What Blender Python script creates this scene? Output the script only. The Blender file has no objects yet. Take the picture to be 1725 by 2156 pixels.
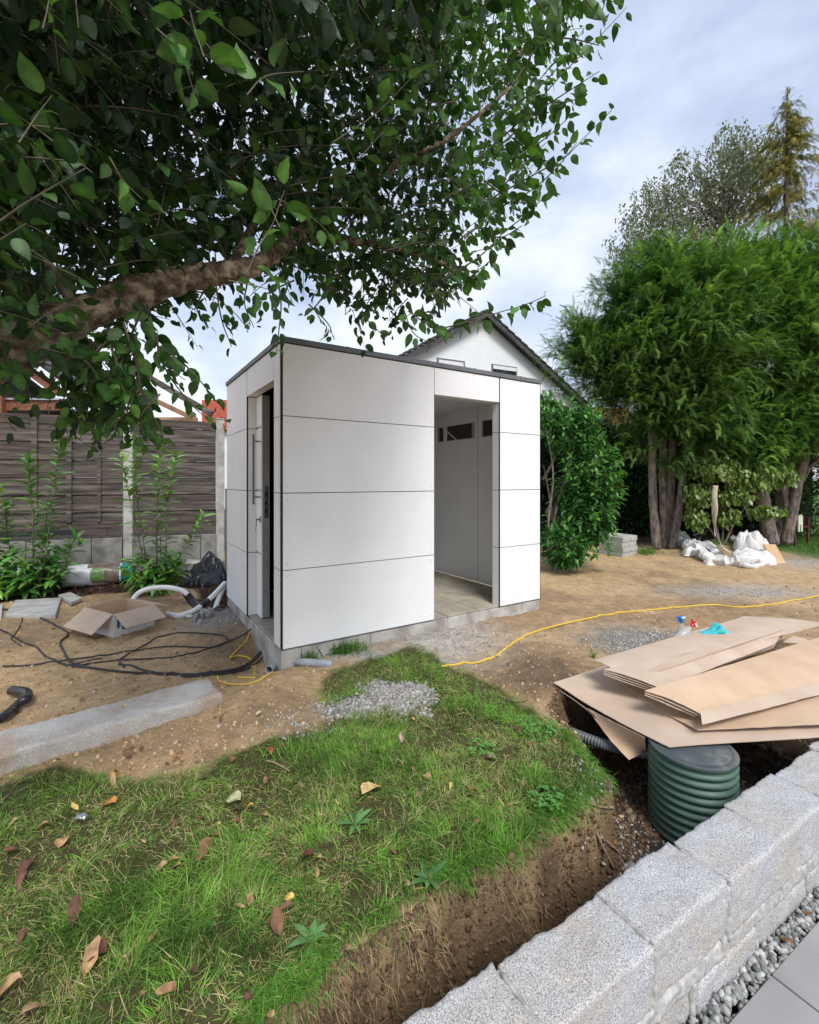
import bpy, bmesh, math, random
import numpy as np
from mathutils import Vector, Matrix, noise as mnoise
R = math.radians
SC = bpy.context.scene
COL = SC.collection
random.seed(7)
rng = np.random.default_rng(7)

# ---------------------------------------------------------------- camera, sky, sun, exposure
H = 1.55                                   # eye height
cam = bpy.data.cameras.new("camera")
cam.sensor_fit = 'HORIZONTAL'; cam.sensor_width = 36.0
cam.lens = 36 * 978.3 / 1725
cam.shift_y = -(1078 - 1012.5) / 1725
cam.clip_start = 0.05; cam.clip_end = 2000
camo = bpy.data.objects.new("camera", cam); COL.objects.link(camo)
camo.location = (0, 0, H); camo.rotation_euler = (R(90), 0, 0)
SC.camera = camo

SUN_EL, SUN_AZ = 50.0, 158.0               # degrees; azimuth clockwise from +Y (seen from above)
world = bpy.data.worlds.new("World"); SC.world = world; world.use_nodes = True
nt = world.node_tree; nt.nodes.clear()
N = nt.nodes.new; L = nt.links.new
out = N('ShaderNodeOutputWorld'); bg = N('ShaderNodeBackground')
sky = N('ShaderNodeTexSky'); sky.sky_type = 'NISHITA'; sky.sun_disc = False
sky.sun_elevation = R(SUN_EL); sky.sun_rotation = R(SUN_AZ)
tc = N('ShaderNodeTexCoord'); mp = N('ShaderNodeMapping'); mp.inputs['Scale'].default_value = (1.0, 1.0, 1.9)
mp.inputs['Rotation'].default_value = (0, R(14), R(20))
n1 = N('ShaderNodeTexNoise'); n1.inputs['Scale'].default_value = 2.3; n1.inputs['Detail'].default_value = 6; n1.inputs['Roughness'].default_value = .5; n1.inputs['Distortion'].default_value = .35
n2 = N('ShaderNodeTexNoise'); n2.inputs['Scale'].default_value = 5.5; n2.inputs['Detail'].default_value = 4; n2.inputs['Distortion'].default_value = .4
L(tc.outputs['Generated'], mp.inputs['Vector']); L(mp.outputs[0], n1.inputs['Vector']); L(mp.outputs[0], n2.inputs['Vector'])
addn = N('ShaderNodeMath'); addn.operation = 'MULTIPLY_ADD'; addn.inputs[1].default_value = .28
L(n2.outputs['Fac'], addn.inputs[0]); L(n1.outputs['Fac'], addn.inputs[2])
sep = N('ShaderNodeSeparateXYZ'); L(tc.outputs['Generated'], sep.inputs[0])
hz = N('ShaderNodeMapRange'); hz.inputs[1].default_value = 0.0; hz.inputs[2].default_value = .55; hz.inputs[3].default_value = .22; hz.inputs[4].default_value = -.05
L(sep.outputs['Z'], hz.inputs[0])
addh = N('ShaderNodeMath'); addh.operation = 'ADD'; L(addn.outputs[0], addh.inputs[0]); L(hz.outputs[0], addh.inputs[1])
cr = N('ShaderNodeValToRGB')
cr.color_ramp.elements[0].position = .50; cr.color_ramp.elements[0].color = (2.9, 3.5, 4.85, 1)
cr.color_ramp.elements[1].position = .80; cr.color_ramp.elements[1].color = (6.2, 6.5, 7.1, 1)
e = cr.color_ramp.elements.new(.63); e.color = (4.25, 4.8, 6.0, 1)
L(addh.outputs[0], cr.inputs[0])
mx = N('ShaderNodeMix'); mx.data_type = 'RGBA'; mx.inputs[0].default_value = .88
L(sky.outputs[0], mx.inputs[6]); L(cr.outputs[0], mx.inputs[7])
L(mx.outputs[2], bg.inputs['Color']); bg.inputs['Strength'].default_value = .074
L(bg.outputs[0], out.inputs['Surface'])

sl = bpy.data.lights.new("sun", 'SUN'); sl.energy = 1.5; sl.angle = R(22); sl.color = (1, .97, .93)
slo = bpy.data.objects.new("sun", sl); COL.objects.link(slo)
ce = math.cos(R(SUN_EL))
sdir = Vector((math.sin(R(SUN_AZ)) * ce, math.cos(R(SUN_AZ)) * ce, math.sin(R(SUN_EL))))
slo.rotation_euler = sdir.to_track_quat('Z', 'Y').to_euler(); slo.location = (0, -4, 12)
SC.view_settings.view_transform = 'Standard'; SC.view_settings.look = 'None'
SC.view_settings.gamma = 1; SC.view_settings.exposure = 1.24
SC.render.engine = 'CYCLES'
SC.cycles.max_bounces = 6; SC.cycles.diffuse_bounces = 3; SC.cycles.transparent_max_bounces = 8
SC.cycles.use_denoising = True

# ---------------------------------------------------------------- small helpers
def lerp(a, b, t): return a + (b - a) * t
def V(px, py, D):                          # view direction (px, py) at distance D in front
    return Vector(((px - 862.5) / 978.3 * D, D, H - (py - 1012.5) / 978.3 * D))
def G(px, py, z=.07):                      # where that direction meets height z
    return V(px, py, (H - z) * 978.3 / (py - 1012.5))

def empty(name, loc=(0, 0, 0), rz=0):
    o = bpy.data.objects.new(name, None); COL.objects.link(o); o.location = loc; o.rotation_euler = (0, 0, rz)
    o.empty_display_size = .1
    return o
def tag(o, label=None, cat=None, group=None, kind=None):
    if label: o['label'] = label
    if cat: o['category'] = cat
    if group: o['group'] = group
    if kind: o['kind'] = kind
    return o
def link(name, me, parent=None, loc=(0, 0, 0), rot=(0, 0, 0)):
    o = bpy.data.objects.new(name, me); COL.objects.link(o); o.location = loc; o.rotation_euler = rot
    if parent: o.parent = parent
    return o
def np_obj(name, Vs, Fs, mats, parent=None, col=None, smooth=False, mi=None, loc=(0, 0, 0), rot=(0, 0, 0)):
    """Vs (n,3); Fs list of int arrays (m,k); col (n,3) colour attribute"""
    me = bpy.data.meshes.new(name)
    Vs = np.asarray(Vs, dtype=np.float32)
    Fs = [np.asarray(f, dtype=np.int32) for f in (Fs if isinstance(Fs, list) else [Fs]) if len(f)]
    me.vertices.add(len(Vs)); me.vertices.foreach_set('co', Vs.ravel())
    loops = np.concatenate([f.ravel() for f in Fs]); nf = sum(len(f) for f in Fs)
    tot = np.concatenate([np.full(len(f), f.shape[1], np.int32) for f in Fs])
    start = np.concatenate([[0], np.cumsum(tot)[:-1]]).astype(np.int32)
    me.loops.add(len(loops)); me.loops.foreach_set('vertex_index', loops)
    me.polygons.add(nf); me.polygons.foreach_set('loop_start', start)
    if smooth: me.polygons.foreach_set('use_smooth', np.ones(nf, bool))
    for m in (mats if isinstance(mats, (list, tuple)) else [mats]): me.materials.append(m)
    if mi is not None: me.polygons.foreach_set('material_index', np.asarray(mi, np.int32))
    me.update(calc_edges=True); me.validate()
    if col is not None:
        a = me.color_attributes.new('Col', 'FLOAT_COLOR', 'POINT')
        c4 = np.ones((len(Vs), 4), np.float32); c4[:, :3] = col; a.data.foreach_set('color', c4.ravel())
    return link(name, me, parent, loc, rot)

class MB:
    def __init__(s): s.v = []; s.f = []; s.m = []
    def add(s, vs, fs, m=0):
        b = len(s.v); s.v += [tuple(v) for v in vs]; s.f += [tuple(i + b for i in f) for f in fs]; s.m += [m] * len(fs); return s
    def box(s, x0, x1, y0, y1, z0, z1, m=0):
        return s.add([(x0, y0, z0), (x1, y0, z0), (x1, y1, z0), (x0, y1, z0), (x0, y0, z1), (x1, y0, z1), (x1, y1, z1), (x0, y1, z1)],
                     [(0, 3, 2, 1), (4, 5, 6, 7), (0, 1, 5, 4), (1, 2, 6, 5), (2, 3, 7, 6), (3, 0, 4, 7)], m)
    def obox(s, o, ax, ay, az, m=0):       # parallelepiped from a corner and three edge vectors
        o = Vector(o); ax = Vector(ax); ay = Vector(ay); az = Vector(az)
        return s.add([o, o + ax, o + ax + ay, o + ay, o + az, o + ax + az, o + ax + ay + az, o + ay + az],
                     [(0, 3, 2, 1), (4, 5, 6, 7), (0, 1, 5, 4), (1, 2, 6, 5), (2, 3, 7, 6), (3, 0, 4, 7)], m)
    def bar(s, a, b, w, h, up=(0, 0, 1), m=0):   # beam a->b, w across, h along up
        a = Vector(a); b = Vector(b); d = (b - a).normalized(); sd = d.cross(Vector(up)).normalized(); u = sd.cross(d)
        return s.obox(a - sd * w / 2 - u * h / 2, sd * w, b - a, u * h, m)
    def tube(s, pts, rad, n=8, m=0, caps=True):
        pts = [Vector(p) for p in pts]; k = len(pts); b = len(s.v)
        rads = rad if isinstance(rad, (list, tuple)) else [rad] * k
        u = None
        for i in range(k):
            t = (pts[min(i + 1, k - 1)] - pts[max(i - 1, 0)]).normalized()
            if u is None: u = t.orthogonal().normalized()
            u = (u - t * u.dot(t)).normalized(); w = t.cross(u)
            for j in range(n):
                a = 2 * math.pi * j / n
                s.v.append(tuple(pts[i] + (u * math.cos(a) + w * math.sin(a)) * rads[i]))
        for i in range(k - 1):
            for j in range(n):
                s.f.append((b + i * n + j, b + i * n + (j + 1) % n, b + (i + 1) * n + (j + 1) % n, b + (i + 1) * n + j)); s.m.append(m)
        if caps:
            s.f.append(tuple(b + j for j in reversed(range(n)))); s.m.append(m)
            s.f.append(tuple(b + (k - 1) * n + j for j in range(n))); s.m.append(m)
        return s
    def lathe(s, prof, n=32, c=(0, 0, 0), m=0):
        b = len(s.v)
        for r, z in prof:
            for j in range(n):
                a = 2 * math.pi * j / n; s.v.append((c[0] + r * math.cos(a), c[1] + r * math.sin(a), c[2] + z))
        for i in range(len(prof) - 1):
            for j in range(n):
                s.f.append((b + i * n + j, b + i * n + (j + 1) % n, b + (i + 1) * n + (j + 1) % n, b + (i + 1) * n + j)); s.m.append(m)
        return s
    def build(s, name, mats, parent=None, smooth=False, bevel=0, loc=(0, 0, 0), rot=(0, 0, 0), seg=1):
        me = bpy.data.meshes.new(name); me.from_pydata(s.v, [], s.f)
        for mm in (mats if isinstance(mats, (list, tuple)) else [mats]): me.materials.append(mm)
        me.polygons.foreach_set('material_index', s.m)
        if smooth: me.polygons.foreach_set('use_smooth', [True] * len(s.f))
        me.update()
        o = link(name, me, parent, loc, rot)
        if bevel:
            md = o.modifiers.new('bevel', 'BEVEL'); md.width = bevel; md.segments = seg; md.limit_method = 'ANGLE'
        return o

def catmull(pts, n=8):
    pts = [Vector(p) for p in pts]; P = [pts[0] * 2 - pts[1]] + pts + [pts[-1] * 2 - pts[-2]]; o = []
    for i in range(1, len(P) - 2):
        for j in range(n):
            t = j / n; a, b, c, d = P[i - 1], P[i], P[i + 1], P[i + 2]
            o.append(.5 * ((2 * b) + (c - a) * t + (2 * a - 5 * b + 4 * c - d) * t * t + (3 * b - a - 3 * c + d) * t ** 3))
    o.append(pts[-1]); return o

# value noise for arrays
_tab = rng.random((256, 256)).astype(np.float64)
def vn(x, y, s=1.0, o=0):
    x = np.asarray(x) * s + 37.3 + o * 17.7; y = np.asarray(y) * s + 91.1 + o * 5.3
    xi = np.floor(x).astype(int); yi = np.floor(y).astype(int); fx = x - xi; fy = y - yi
    fx = fx * fx * (3 - 2 * fx); fy = fy * fy * (3 - 2 * fy)
    a = _tab[xi % 256, yi % 256]; b = _tab[(xi + 1) % 256, yi % 256]; c = _tab[xi % 256, (yi + 1) % 256]; d = _tab[(xi + 1) % 256, (yi + 1) % 256]
    return (a * (1 - fx) + b * fx) * (1 - fy) + (c * (1 - fx) + d * fx) * fy - .5
def sstep(a, b, x):
    t = np.clip((x - a) / (b - a), 0, 1); return t * t * (3 - 2 * t)
def inpoly(x, y, P):
    x = np.asarray(x); y = np.asarray(y); r = np.zeros(x.shape, bool); n = len(P)
    for i in range(n):
        x0, y0 = P[i]; x1, y1 = P[(i + 1) % n]
        if y0 == y1: continue
        c = ((y0 > y) != (y1 > y)) & (x < (x1 - x0) * (y - y0) / (y1 - y0) + x0); r ^= c
    return r
def polydist(x, y, P):                      # signed, + inside
    x = np.asarray(x, float); y = np.asarray(y, float); d = np.full(x.shape, 1e9); n = len(P)
    for i in range(n):
        ax, ay = P[i]; bx, by = P[(i + 1) % n]; ex, ey = bx - ax, by - ay
        t = np.clip(((x - ax) * ex + (y - ay) * ey) / (ex * ex + ey * ey + 1e-12), 0, 1)
        d = np.minimum(d, np.hypot(x - ax - t * ex, y - ay - t * ey))
    return np.where(inpoly(x, y, P), d, -d)

# ---------------------------------------------------------------- materials
def mat(name, c1, c2=None, scale=8, rough=.7, bump=0, bscale=60, spec=.4, metal=0, detail=4, lo=.35, hi=.65, attr=False, stretch=None, c3=None, trans=0, bdist=.01, sheen=0, fine=0):
    m = bpy.data.materials.new(name); m.use_nodes = True; t = m.node_tree; bs = t.nodes['Principled BSDF']
    bs.inputs['Roughness'].default_value = rough; bs.inputs['Metallic'].default_value = metal
    bs.inputs['Specular IOR Level'].default_value = spec
    if sheen: bs.inputs['Sheen Weight'].default_value = sheen
    co = t.nodes.new('ShaderNodeTexCoord'); vec = co.outputs['Object']
    if stretch:
        mpn = t.nodes.new('ShaderNodeMapping'); mpn.inputs['Scale'].default_value = stretch; t.links.new(vec, mpn.inputs[0]); vec = mpn.outputs[0]
    base = None
    if attr:
        at = t.nodes.new('ShaderNodeAttribute'); at.attribute_name = 'Col'; base = at.outputs['Color']
    if c2 is not None:
        n = t.nodes.new('ShaderNodeTexNoise'); n.inputs['Scale'].default_value = scale; n.inputs['Detail'].default_value = detail; t.links.new(vec, n.inputs['Vector'])
        r = t.nodes.new('ShaderNodeValToRGB'); r.color_ramp.elements[0].position = lo; r.color_ramp.elements[1].position = hi
        r.color_ramp.elements[0].color = (*c1, 1); r.color_ramp.elements[1].color = (*c2, 1)
        if c3 is not None:
            el = r.color_ramp.elements.new((lo + hi) / 2); el.color = (*c3, 1)
        t.links.new(n.outputs['Fac'], r.inputs[0])
        if attr:
            mu = t.nodes.new('ShaderNodeMix'); mu.data_type = 'RGBA'; mu.blend_type = 'MULTIPLY'; mu.inputs[0].default_value = 1
            t.links.new(base, mu.inputs[6]); t.links.new(r.outputs[0], mu.inputs[7]); base = mu.outputs[2]
        else: base = r.outputs[0]
    if base is None: bs.inputs['Base Color'].default_value = (*c1, 1)
    else: t.links.new(base, bs.inputs['Base Color'])
    if bump:
        nb = t.nodes.new('ShaderNodeTexNoise'); nb.inputs['Scale'].default_value = bscale; nb.inputs['Detail'].default_value = 6; nb.inputs['Roughness'].default_value = .6; t.links.new(vec, nb.inputs['Vector'])
        b = t.nodes.new('ShaderNodeBump'); b.inputs['Strength'].default_value = bump; b.inputs['Distance'].default_value = bdist
        t.links.new(nb.outputs['Fac'], b.inputs['Height']); t.links.new(b.outputs[0], bs.inputs['Normal'])
    if trans:
        tr = t.nodes.new('ShaderNodeBsdfTranslucent'); ms = t.nodes.new('ShaderNodeMixShader'); ms.inputs[0].default_value = trans
        if base is not None:
            g = t.nodes.new('ShaderNodeMix'); g.data_type = 'RGBA'; g.blend_type = 'MULTIPLY'; g.inputs[0].default_value = 1; g.inputs[7].default_value = (1.5, 1.7, .6, 1)
            t.links.new(base, g.inputs[6]); t.links.new(g.outputs[2], tr.inputs[0])
        t.links.new(bs.outputs[0], ms.inputs[1]); t.links.new(tr.outputs[0], ms.inputs[2])
        t.links.new(ms.outputs[0], t.nodes['Material Output'].inputs['Surface'])
    return m
M = {}
M['ground'] = mat('ground_soil', (.62, .6, .58), (1.25, 1.22, 1.18), scale=9, rough=.95, bump=.9, bscale=42, bdist=.03, attr=True, spec=.15, detail=8, lo=.3, hi=.7)
for n_ in M['ground'].node_tree.nodes:
    if n_.type == 'TEX_NOISE': n_.inputs['Roughness'].default_value = .74
M['panel'] = mat('fibre_cement_panel', (.80, .80, .80), (.84, .84, .84), scale=3, rough=.45, bump=.08, bscale=350, bdist=.001, spec=.4)
M['inner_panel'] = mat('inner_panel_white', (.80, .80, .80), (.84, .84, .84), scale=2, rough=.5, bump=.05, bscale=300, bdist=.001)
M['black'] = mat('black_rubber_profile', (.012, .012, .013), rough=.6)
M['dark_body'] = mat('dark_board', (.02, .02, .022), rough=.8)
M['zinc'] = mat('grey_sheet_metal', (.13, .135, .14), (.18, .185, .19), scale=5, rough=.45, metal=.3)
M['alu'] = mat('brushed_metal', (.42, .43, .44), (.5, .5, .51), scale=20, rough=.35, metal=.9, stretch=(1, 1, 8))
M['screw'] = mat('screw_head', (.6, .6, .6), rough=.4, metal=.5)
M['concrete'] = mat('concrete', (.30, .29, .265), (.46, .45, .42), scale=7, rough=.9, bump=.4, bscale=60, detail=8, bdist=.005)
M['plinth'] = mat('plinth_concrete', (.27, .24, .20), (.50, .48, .44), scale=5, rough=.9, bump=.4, bscale=50, detail=8, c3=(.40, .38, .345), bdist=.005)
M['tile'] = mat('sand_concrete_tile', (.30, .27, .21), (.43, .39, .31), scale=5, rough=.8, bump=.2, bscale=120, detail=6, bdist=.003)
M['glass'] = mat('window_glass', (.02, .022, .022), rough=.04, spec=.6)
M['wood_grey'] = mat('weathered_wood', (.038, .030, .026), (.175, .150, .130), scale=3.5, rough=.85, bump=.6, bscale=9, detail=10, stretch=(.45, 1, 6), bdist=.004, c3=(.088, .073, .063))
M['door_grey'] = mat('door_edge_grey', (.34, .34, .34), (.40, .40, .40), scale=9, rough=.5)
M['cardboard'] = mat('cardboard', (.47, .355, .265), (.56, .435, .335), scale=3, rough=.85, bump=.35, bscale=9, bdist=.006)
M['cardboard_in'] = mat('cardboard_inner', (.52, .36, .235), (.60, .43, .29), scale=4, rough=.85)
M['white_print'] = mat('white_printed_board', (.66, .67, .68), (.74, .74, .74), scale=5, rough=.5)
M['blue_print'] = mat('blue_ink', (.02, .12, .38), rough=.5)
M['navy_print'] = mat('navy_ink', (.012, .03, .12), rough=.5)
M['black_cable'] = mat('black_cable', (.028, .028, .03), (.075, .07, .062), scale=9, rough=.55, lo=.5, hi=.8)
M['yellow_cable'] = mat('yellow_cable', (.72, .47, .03), (.60, .42, .07), scale=12, rough=.5)
M['dark_pipe'] = mat('dark_grey_plastic', (.11, .12, .13), (.15, .16, .17), scale=12, rough=.5)
M['grey_pipe'] = mat('grey_plastic', (.27, .30, .33), (.33, .36, .39), scale=12, rough=.45)
M['black_plastic'] = mat('black_plastic', (.018, .018, .02), (.05, .05, .052), scale=10, rough=.3, lo=.5, hi=.8)
M['white_hose'] = mat('white_hose', (.84, .84, .82), (.72, .71, .68), scale=9, rough=.5, lo=.45, hi=.8)
M['tank'] = mat('green_ribbed_plastic', (.065, .13, .10), (.095, .165, .13), scale=7, rough=.5, spec=.4, bump=.1, bscale=200, bdist=.002)
M['lid'] = mat('dark_lid', (.062, .075, .080), (.22, .20, .16), scale=7, rough=.6, bump=.2, bscale=90, bdist=.003, detail=8, lo=.42, hi=.72, c3=(.085, .10, .105))
M['bark'] = mat('bark', (.10, .078, .065), (.30, .25, .21), scale=16, rough=.95, bump=1, bscale=40, detail=8, bdist=.02, stretch=(1, 1, .35))
M['apple_bark'] = mat('apple_bark', (.07, .048, .034), (.42, .35, .25), scale=22, rough=.95, bump=1, bscale=50, detail=8, bdist=.02, c3=(.19, .14, .095))
M['twig'] = mat('twig', (.075, .065, .04), (.13, .11, .07), scale=30, rough=.8)
M['apple_leaf'] = mat('apple_leaf', (.7, .7, .7), (1.25, 1.25, 1.25), scale=30, rough=.5, attr=True, trans=.22, spec=.35, bump=.4, bscale=60, bdist=.004)
M['leaf'] = mat('shrub_leaf', (.8, .8, .8), (1.15, 1.15, 1.15), scale=20, rough=.34, attr=True, trans=.16, spec=.5)
M['needle'] = mat('needles', (.75, .75, .75), (1.2, 1.2, 1.2), scale=5, rough=.6, attr=True, trans=.2, spec=.3)
M['grass'] = mat('grass_blade', (.8, .8, .8), (1.2, 1.2, 1.2), scale=15, rough=.6, attr=True, trans=.25, spec=.3)
M['clod'] = mat('soil_clods', (.7, .7, .7), (1.25, 1.2, 1.15), scale=60, rough=.95, attr=True, bump=.4, bscale=90, spec=.15)
M['stone'] = mat('crushed_stone', (.75, .75, .75), (1.15, 1.15, 1.15), scale=50, rough=.8, attr=True, bump=.3, bscale=120, bdist=.004)
M['dead_leaf'] = mat('dry_leaf', (.7, .65, .6), (1.25, 1.2, 1.1), scale=45, rough=.7, attr=True, trans=.15)
M['render_white'] = mat('house_render', (.72, .74, .75), (.77, .78, .79), scale=1.5, rough=.9, bump=.2, bscale=40)
M['roof_dark'] = mat('dark_roof_tile', (.035, .035, .037), (.075, .072, .07), scale=4, rough=.7, bump=.4, bscale=8, bdist=.05)
M['paving'] = mat('grey_paving', (.24, .235, .23), (.34, .335, .33), scale=2.2, rough=.75, bump=.25, bscale=260, bdist=.002, detail=10, c3=(.29, .285, .28))
M['tarp'] = mat('white_fabric_sack', (.58, .56, .52), (.70, .69, .67), scale=8, rough=.7, bump=.4, bscale=14, bdist=.02)
M['strap'] = mat('beige_webbing', (.42, .36, .27), (.56, .50, .41), scale=9, rough=.8)
M['cloth'] = mat('turquoise_cloth', (.05, .40, .44), (.07, .50, .54), scale=20, rough=.9, bump=.3, bscale=150, bdist=.003)
M['pine'] = mat('new_timber', (.50, .32, .17), (.62, .43, .25), scale=4, rough=.7, stretch=(1, 1, .2))
M['brown_wood'] = mat('brown_stained_timber', (.14, .055, .028), (.22, .09, .048), scale=5, rough=.6)
M['pergola'] = mat('light_timber', (.36, .20, .11), (.46, .28, .17), scale=5, rough=.7)

# granite: fine speckle of three greys over a slow tone drift
def granite(name, a, b, c, warm):
    m = bpy.data.materials.new(name); m.use_nodes = True; t = m.node_tree; bs = t.nodes['Principled BSDF']; bs.inputs['Roughness'].default_value = .75
    co = t.nodes.new('ShaderNodeTexCoord')
    n = t.nodes.new('ShaderNodeTexNoise'); n.inputs['Scale'].default_value = 240; n.inputs['Detail'].default_value = 2; n.inputs['Roughness'].default_value = .7
    r = t.nodes.new('ShaderNodeValToRGB'); r.color_ramp.elements[0].position = .34; r.color_ramp.elements[0].color = (*a, 1); r.color_ramp.elements[1].position = .66; r.color_ramp.elements[1].color = (*c, 1)
    el = r.color_ramp.elements.new(.48); el.color = (*b, 1)
    n2 = t.nodes.new('ShaderNodeTexNoise'); n2.inputs['Scale'].default_value = 5; n2.inputs['Detail'].default_value = 5
    r2 = t.nodes.new('ShaderNodeValToRGB'); r2.color_ramp.elements[0].position = .4; r2.color_ramp.elements[0].color = (.99, .99, 1.0, 1); r2.color_ramp.elements[1].position = .68; r2.color_ramp.elements[1].color = (*warm, 1)
    mu = t.nodes.new('ShaderNodeMix'); mu.data_type = 'RGBA'; mu.blend_type = 'MULTIPLY'; mu.inputs[0].default_value = 1
    b1 = t.nodes.new('ShaderNodeBump'); b1.inputs['Strength'].default_value = .5; b1.inputs['Distance'].default_value = .004
    nb = t.nodes.new('ShaderNodeTexNoise'); nb.inputs['Scale'].default_value = 90; nb.inputs['Detail'].default_value = 8
    for q in (n, n2, nb): t.links.new(co.outputs['Object'], q.inputs['Vector'])
    t.links.new(n.outputs['Fac'], r.inputs[0]); t.links.new(n2.outputs['Fac'], r2.inputs[0]); t.links.new(r.outputs[0], mu.inputs[6]); t.links.new(r2.outputs[0], mu.inputs[7])
    t.links.new(mu.outputs[2], bs.inputs['Base Color']); t.links.new(nb.outputs['Fac'], b1.inputs['Height']); t.links.new(b1.outputs[0], bs.inputs['Normal'])
    return m
M['granite'] = granite('granite', (.16, .165, .175), (.38, .38, .385), (.64, .63, .61), (.98, .91, .82))
M['granite_old'] = granite('old_granite', (.26, .235, .20), (.46, .435, .385), (.66, .63, .57), (.78, .62, .50))
M['mortar'] = mat('pale_mortar', (.30, .29, .27), (.50, .49, .465), scale=45, rough=.95, bump=.6, bscale=120, bdist=.004, detail=6)

# roof tiles in rows (red house roofs)
def tile_mat(name, a, b, sc):
    m = mat(name, a, b, scale=6, rough=.7); t = m.node_tree
    w = t.nodes.new('ShaderNodeTexWave'); w.wave_type = 'BANDS'; w.bands_direction = 'Z'; w.wave_profile = 'SAW'; w.inputs['Scale'].default_value = sc
    w2 = t.nodes.new('ShaderNodeTexWave'); w2.wave_type = 'BANDS'; w2.bands_direction = 'X'; w2.inputs['Scale'].default_value = sc * 1.2
    ad = t.nodes.new('ShaderNodeMath'); ad.operation = 'ADD'
    bp = t.nodes.new('ShaderNodeBump'); bp.inputs['Strength'].default_value = 1; bp.inputs['Distance'].default_value = .12
    co = t.nodes.new('ShaderNodeTexCoord')
    t.links.new(co.outputs['Object'], w.inputs[0]); t.links.new(co.outputs['Object'], w2.inputs[0])
    t.links.new(w.outputs['Fac'], ad.inputs[0]); t.links.new(w2.outputs['Fac'], ad.inputs[1]); t.links.new(ad.outputs[0], bp.inputs['Height']); t.links.new(bp.outputs[0], t.nodes['Principled BSDF'].inputs['Normal'])
    return m
M['roof_red'] = tile_mat('red_roof_tile', (.42, .075, .035), (.56, .12, .06), 1.6)

M['wood_grey2'] = mat('weathered_wood_brown', (.030, .022, .018), (.13, .105, .09), scale=3.5, rough=.85, bump=.6, bscale=9, detail=10, stretch=(.5, 1, 9), bdist=.004)
M['concrete_dark'] = mat('old_concrete', (.13, .125, .11), (.27, .26, .235), scale=6, rough=.9, bump=.4, bscale=50, detail=8, bdist=.005)
M['ground2'] = mat('bed_soil', (.09, .06, .04), (.2, .14, .09), scale=12, rough=.95, bump=.6, bscale=40)
M['bagwhite'] = mat('white_film', (.62, .63, .65), (.74, .74, .75), scale=9, rough=.3, bump=.5, bscale=22, bdist=.01)
M['bagteal'] = mat('teal_film', (.0, .22, .16), (.01, .28, .20), scale=9, rough=.3, bump=.5, bscale=22, bdist=.01)
M['bagbrown'] = mat('brown_printed_film', (.12, .09, .075), (.20, .15, .13), scale=9, rough=.3, bump=.5, bscale=22, bdist=.01)
M['baggreen'] = mat('green_printed_film', (.10, .22, .06), (.17, .33, .11), scale=30, rough=.3)
M['pane_pale'] = mat('pale_glazing', (.62, .64, .66), rough=.2)
M['hedge_core'] = mat('hedge_inside_shade', (.006, .010, .005), (.015, .02, .010), scale=9, rough=1)
M['red_wood'] = mat('dark_red_wood', (.10, .018, .014), (.15, .03, .022), scale=8, rough=.6)
M['cream'] = mat('pale_cream', (.68, .72, .55), rough=.6)
M['root'] = mat('root', (.20, .13, .08), (.34, .24, .15), scale=30, rough=.9)
# ---------------------------------------------------------------- frames shared by the layout
TH = R(32.7); C0 = Vector((-.99, 3.583, 0)); dF = Vector((math.cos(TH), math.sin(TH), 0)); eF = Vector((-math.sin(TH), math.cos(TH), 0))
SL, SW = 2.90, 2.0                          # shed length and depth
TW = R(30.3); WA = Vector((-.033, 1.24, 0)); dW = Vector((math.cos(TW), math.sin(TW), 0)); nW = Vector((math.sin(TW), -math.cos(TW), 0))

def gp(px, py, z=.075): p = G(px, py, z); return (p.x, p.y)
EDGE = [(560, 2156), (640, 2095), (700, 2045), (780, 1985), (860, 1935), (940, 1865), (1020, 1830), (1100, 1785), (1165, 1735), (1215, 1712), (1285, 1660), (1262, 1612), (1200, 1545)]
pit = [(-2.6, .02), (-1.5, .62)] + [gp(*p) for p in EDGE] + [gp(1150, 1490), gp(1185, 1440), gp(1330, 1432), (2.3, 3.30), (3.1, 3.75), (4.5, 4.6), (9, 7.2), (9.4, 6.2), (1, .2), (-2.2, -1.2)]
GRASS = [(-2.9, 2.25), gp(-120, 1690), gp(0, 1652), gp(60, 1612), gp(140, 1600), gp(250, 1640), gp(400, 1632), gp(470, 1590), gp(560, 1560), gp(640, 1540), gp(700, 1515), gp(660, 1470), gp(690, 1425), gp(790, 1392), gp(880, 1370),
         gp(950, 1398), gp(1060, 1450), gp(1140, 1500), gp(1200, 1545), gp(1262, 1612), gp(1285, 1660)] + [gp(*p) for p in EDGE[:10][::-1]] + [(-1.5, .62), (-3, .3)]
GRAVEL = [gp(672, 1492), gp(720, 1484), gp(770, 1470), gp(765, 1452), gp(800, 1440), gp(835, 1452), gp(870, 1444), gp(905, 1458), gp(918, 1478), gp(893, 1490), gp(900, 1508), gp(850, 1516), gp(812, 1500), gp(780, 1508), gp(735, 1500), gp(690, 1508)]
HOLE = G(545, 1400, .0)

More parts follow.
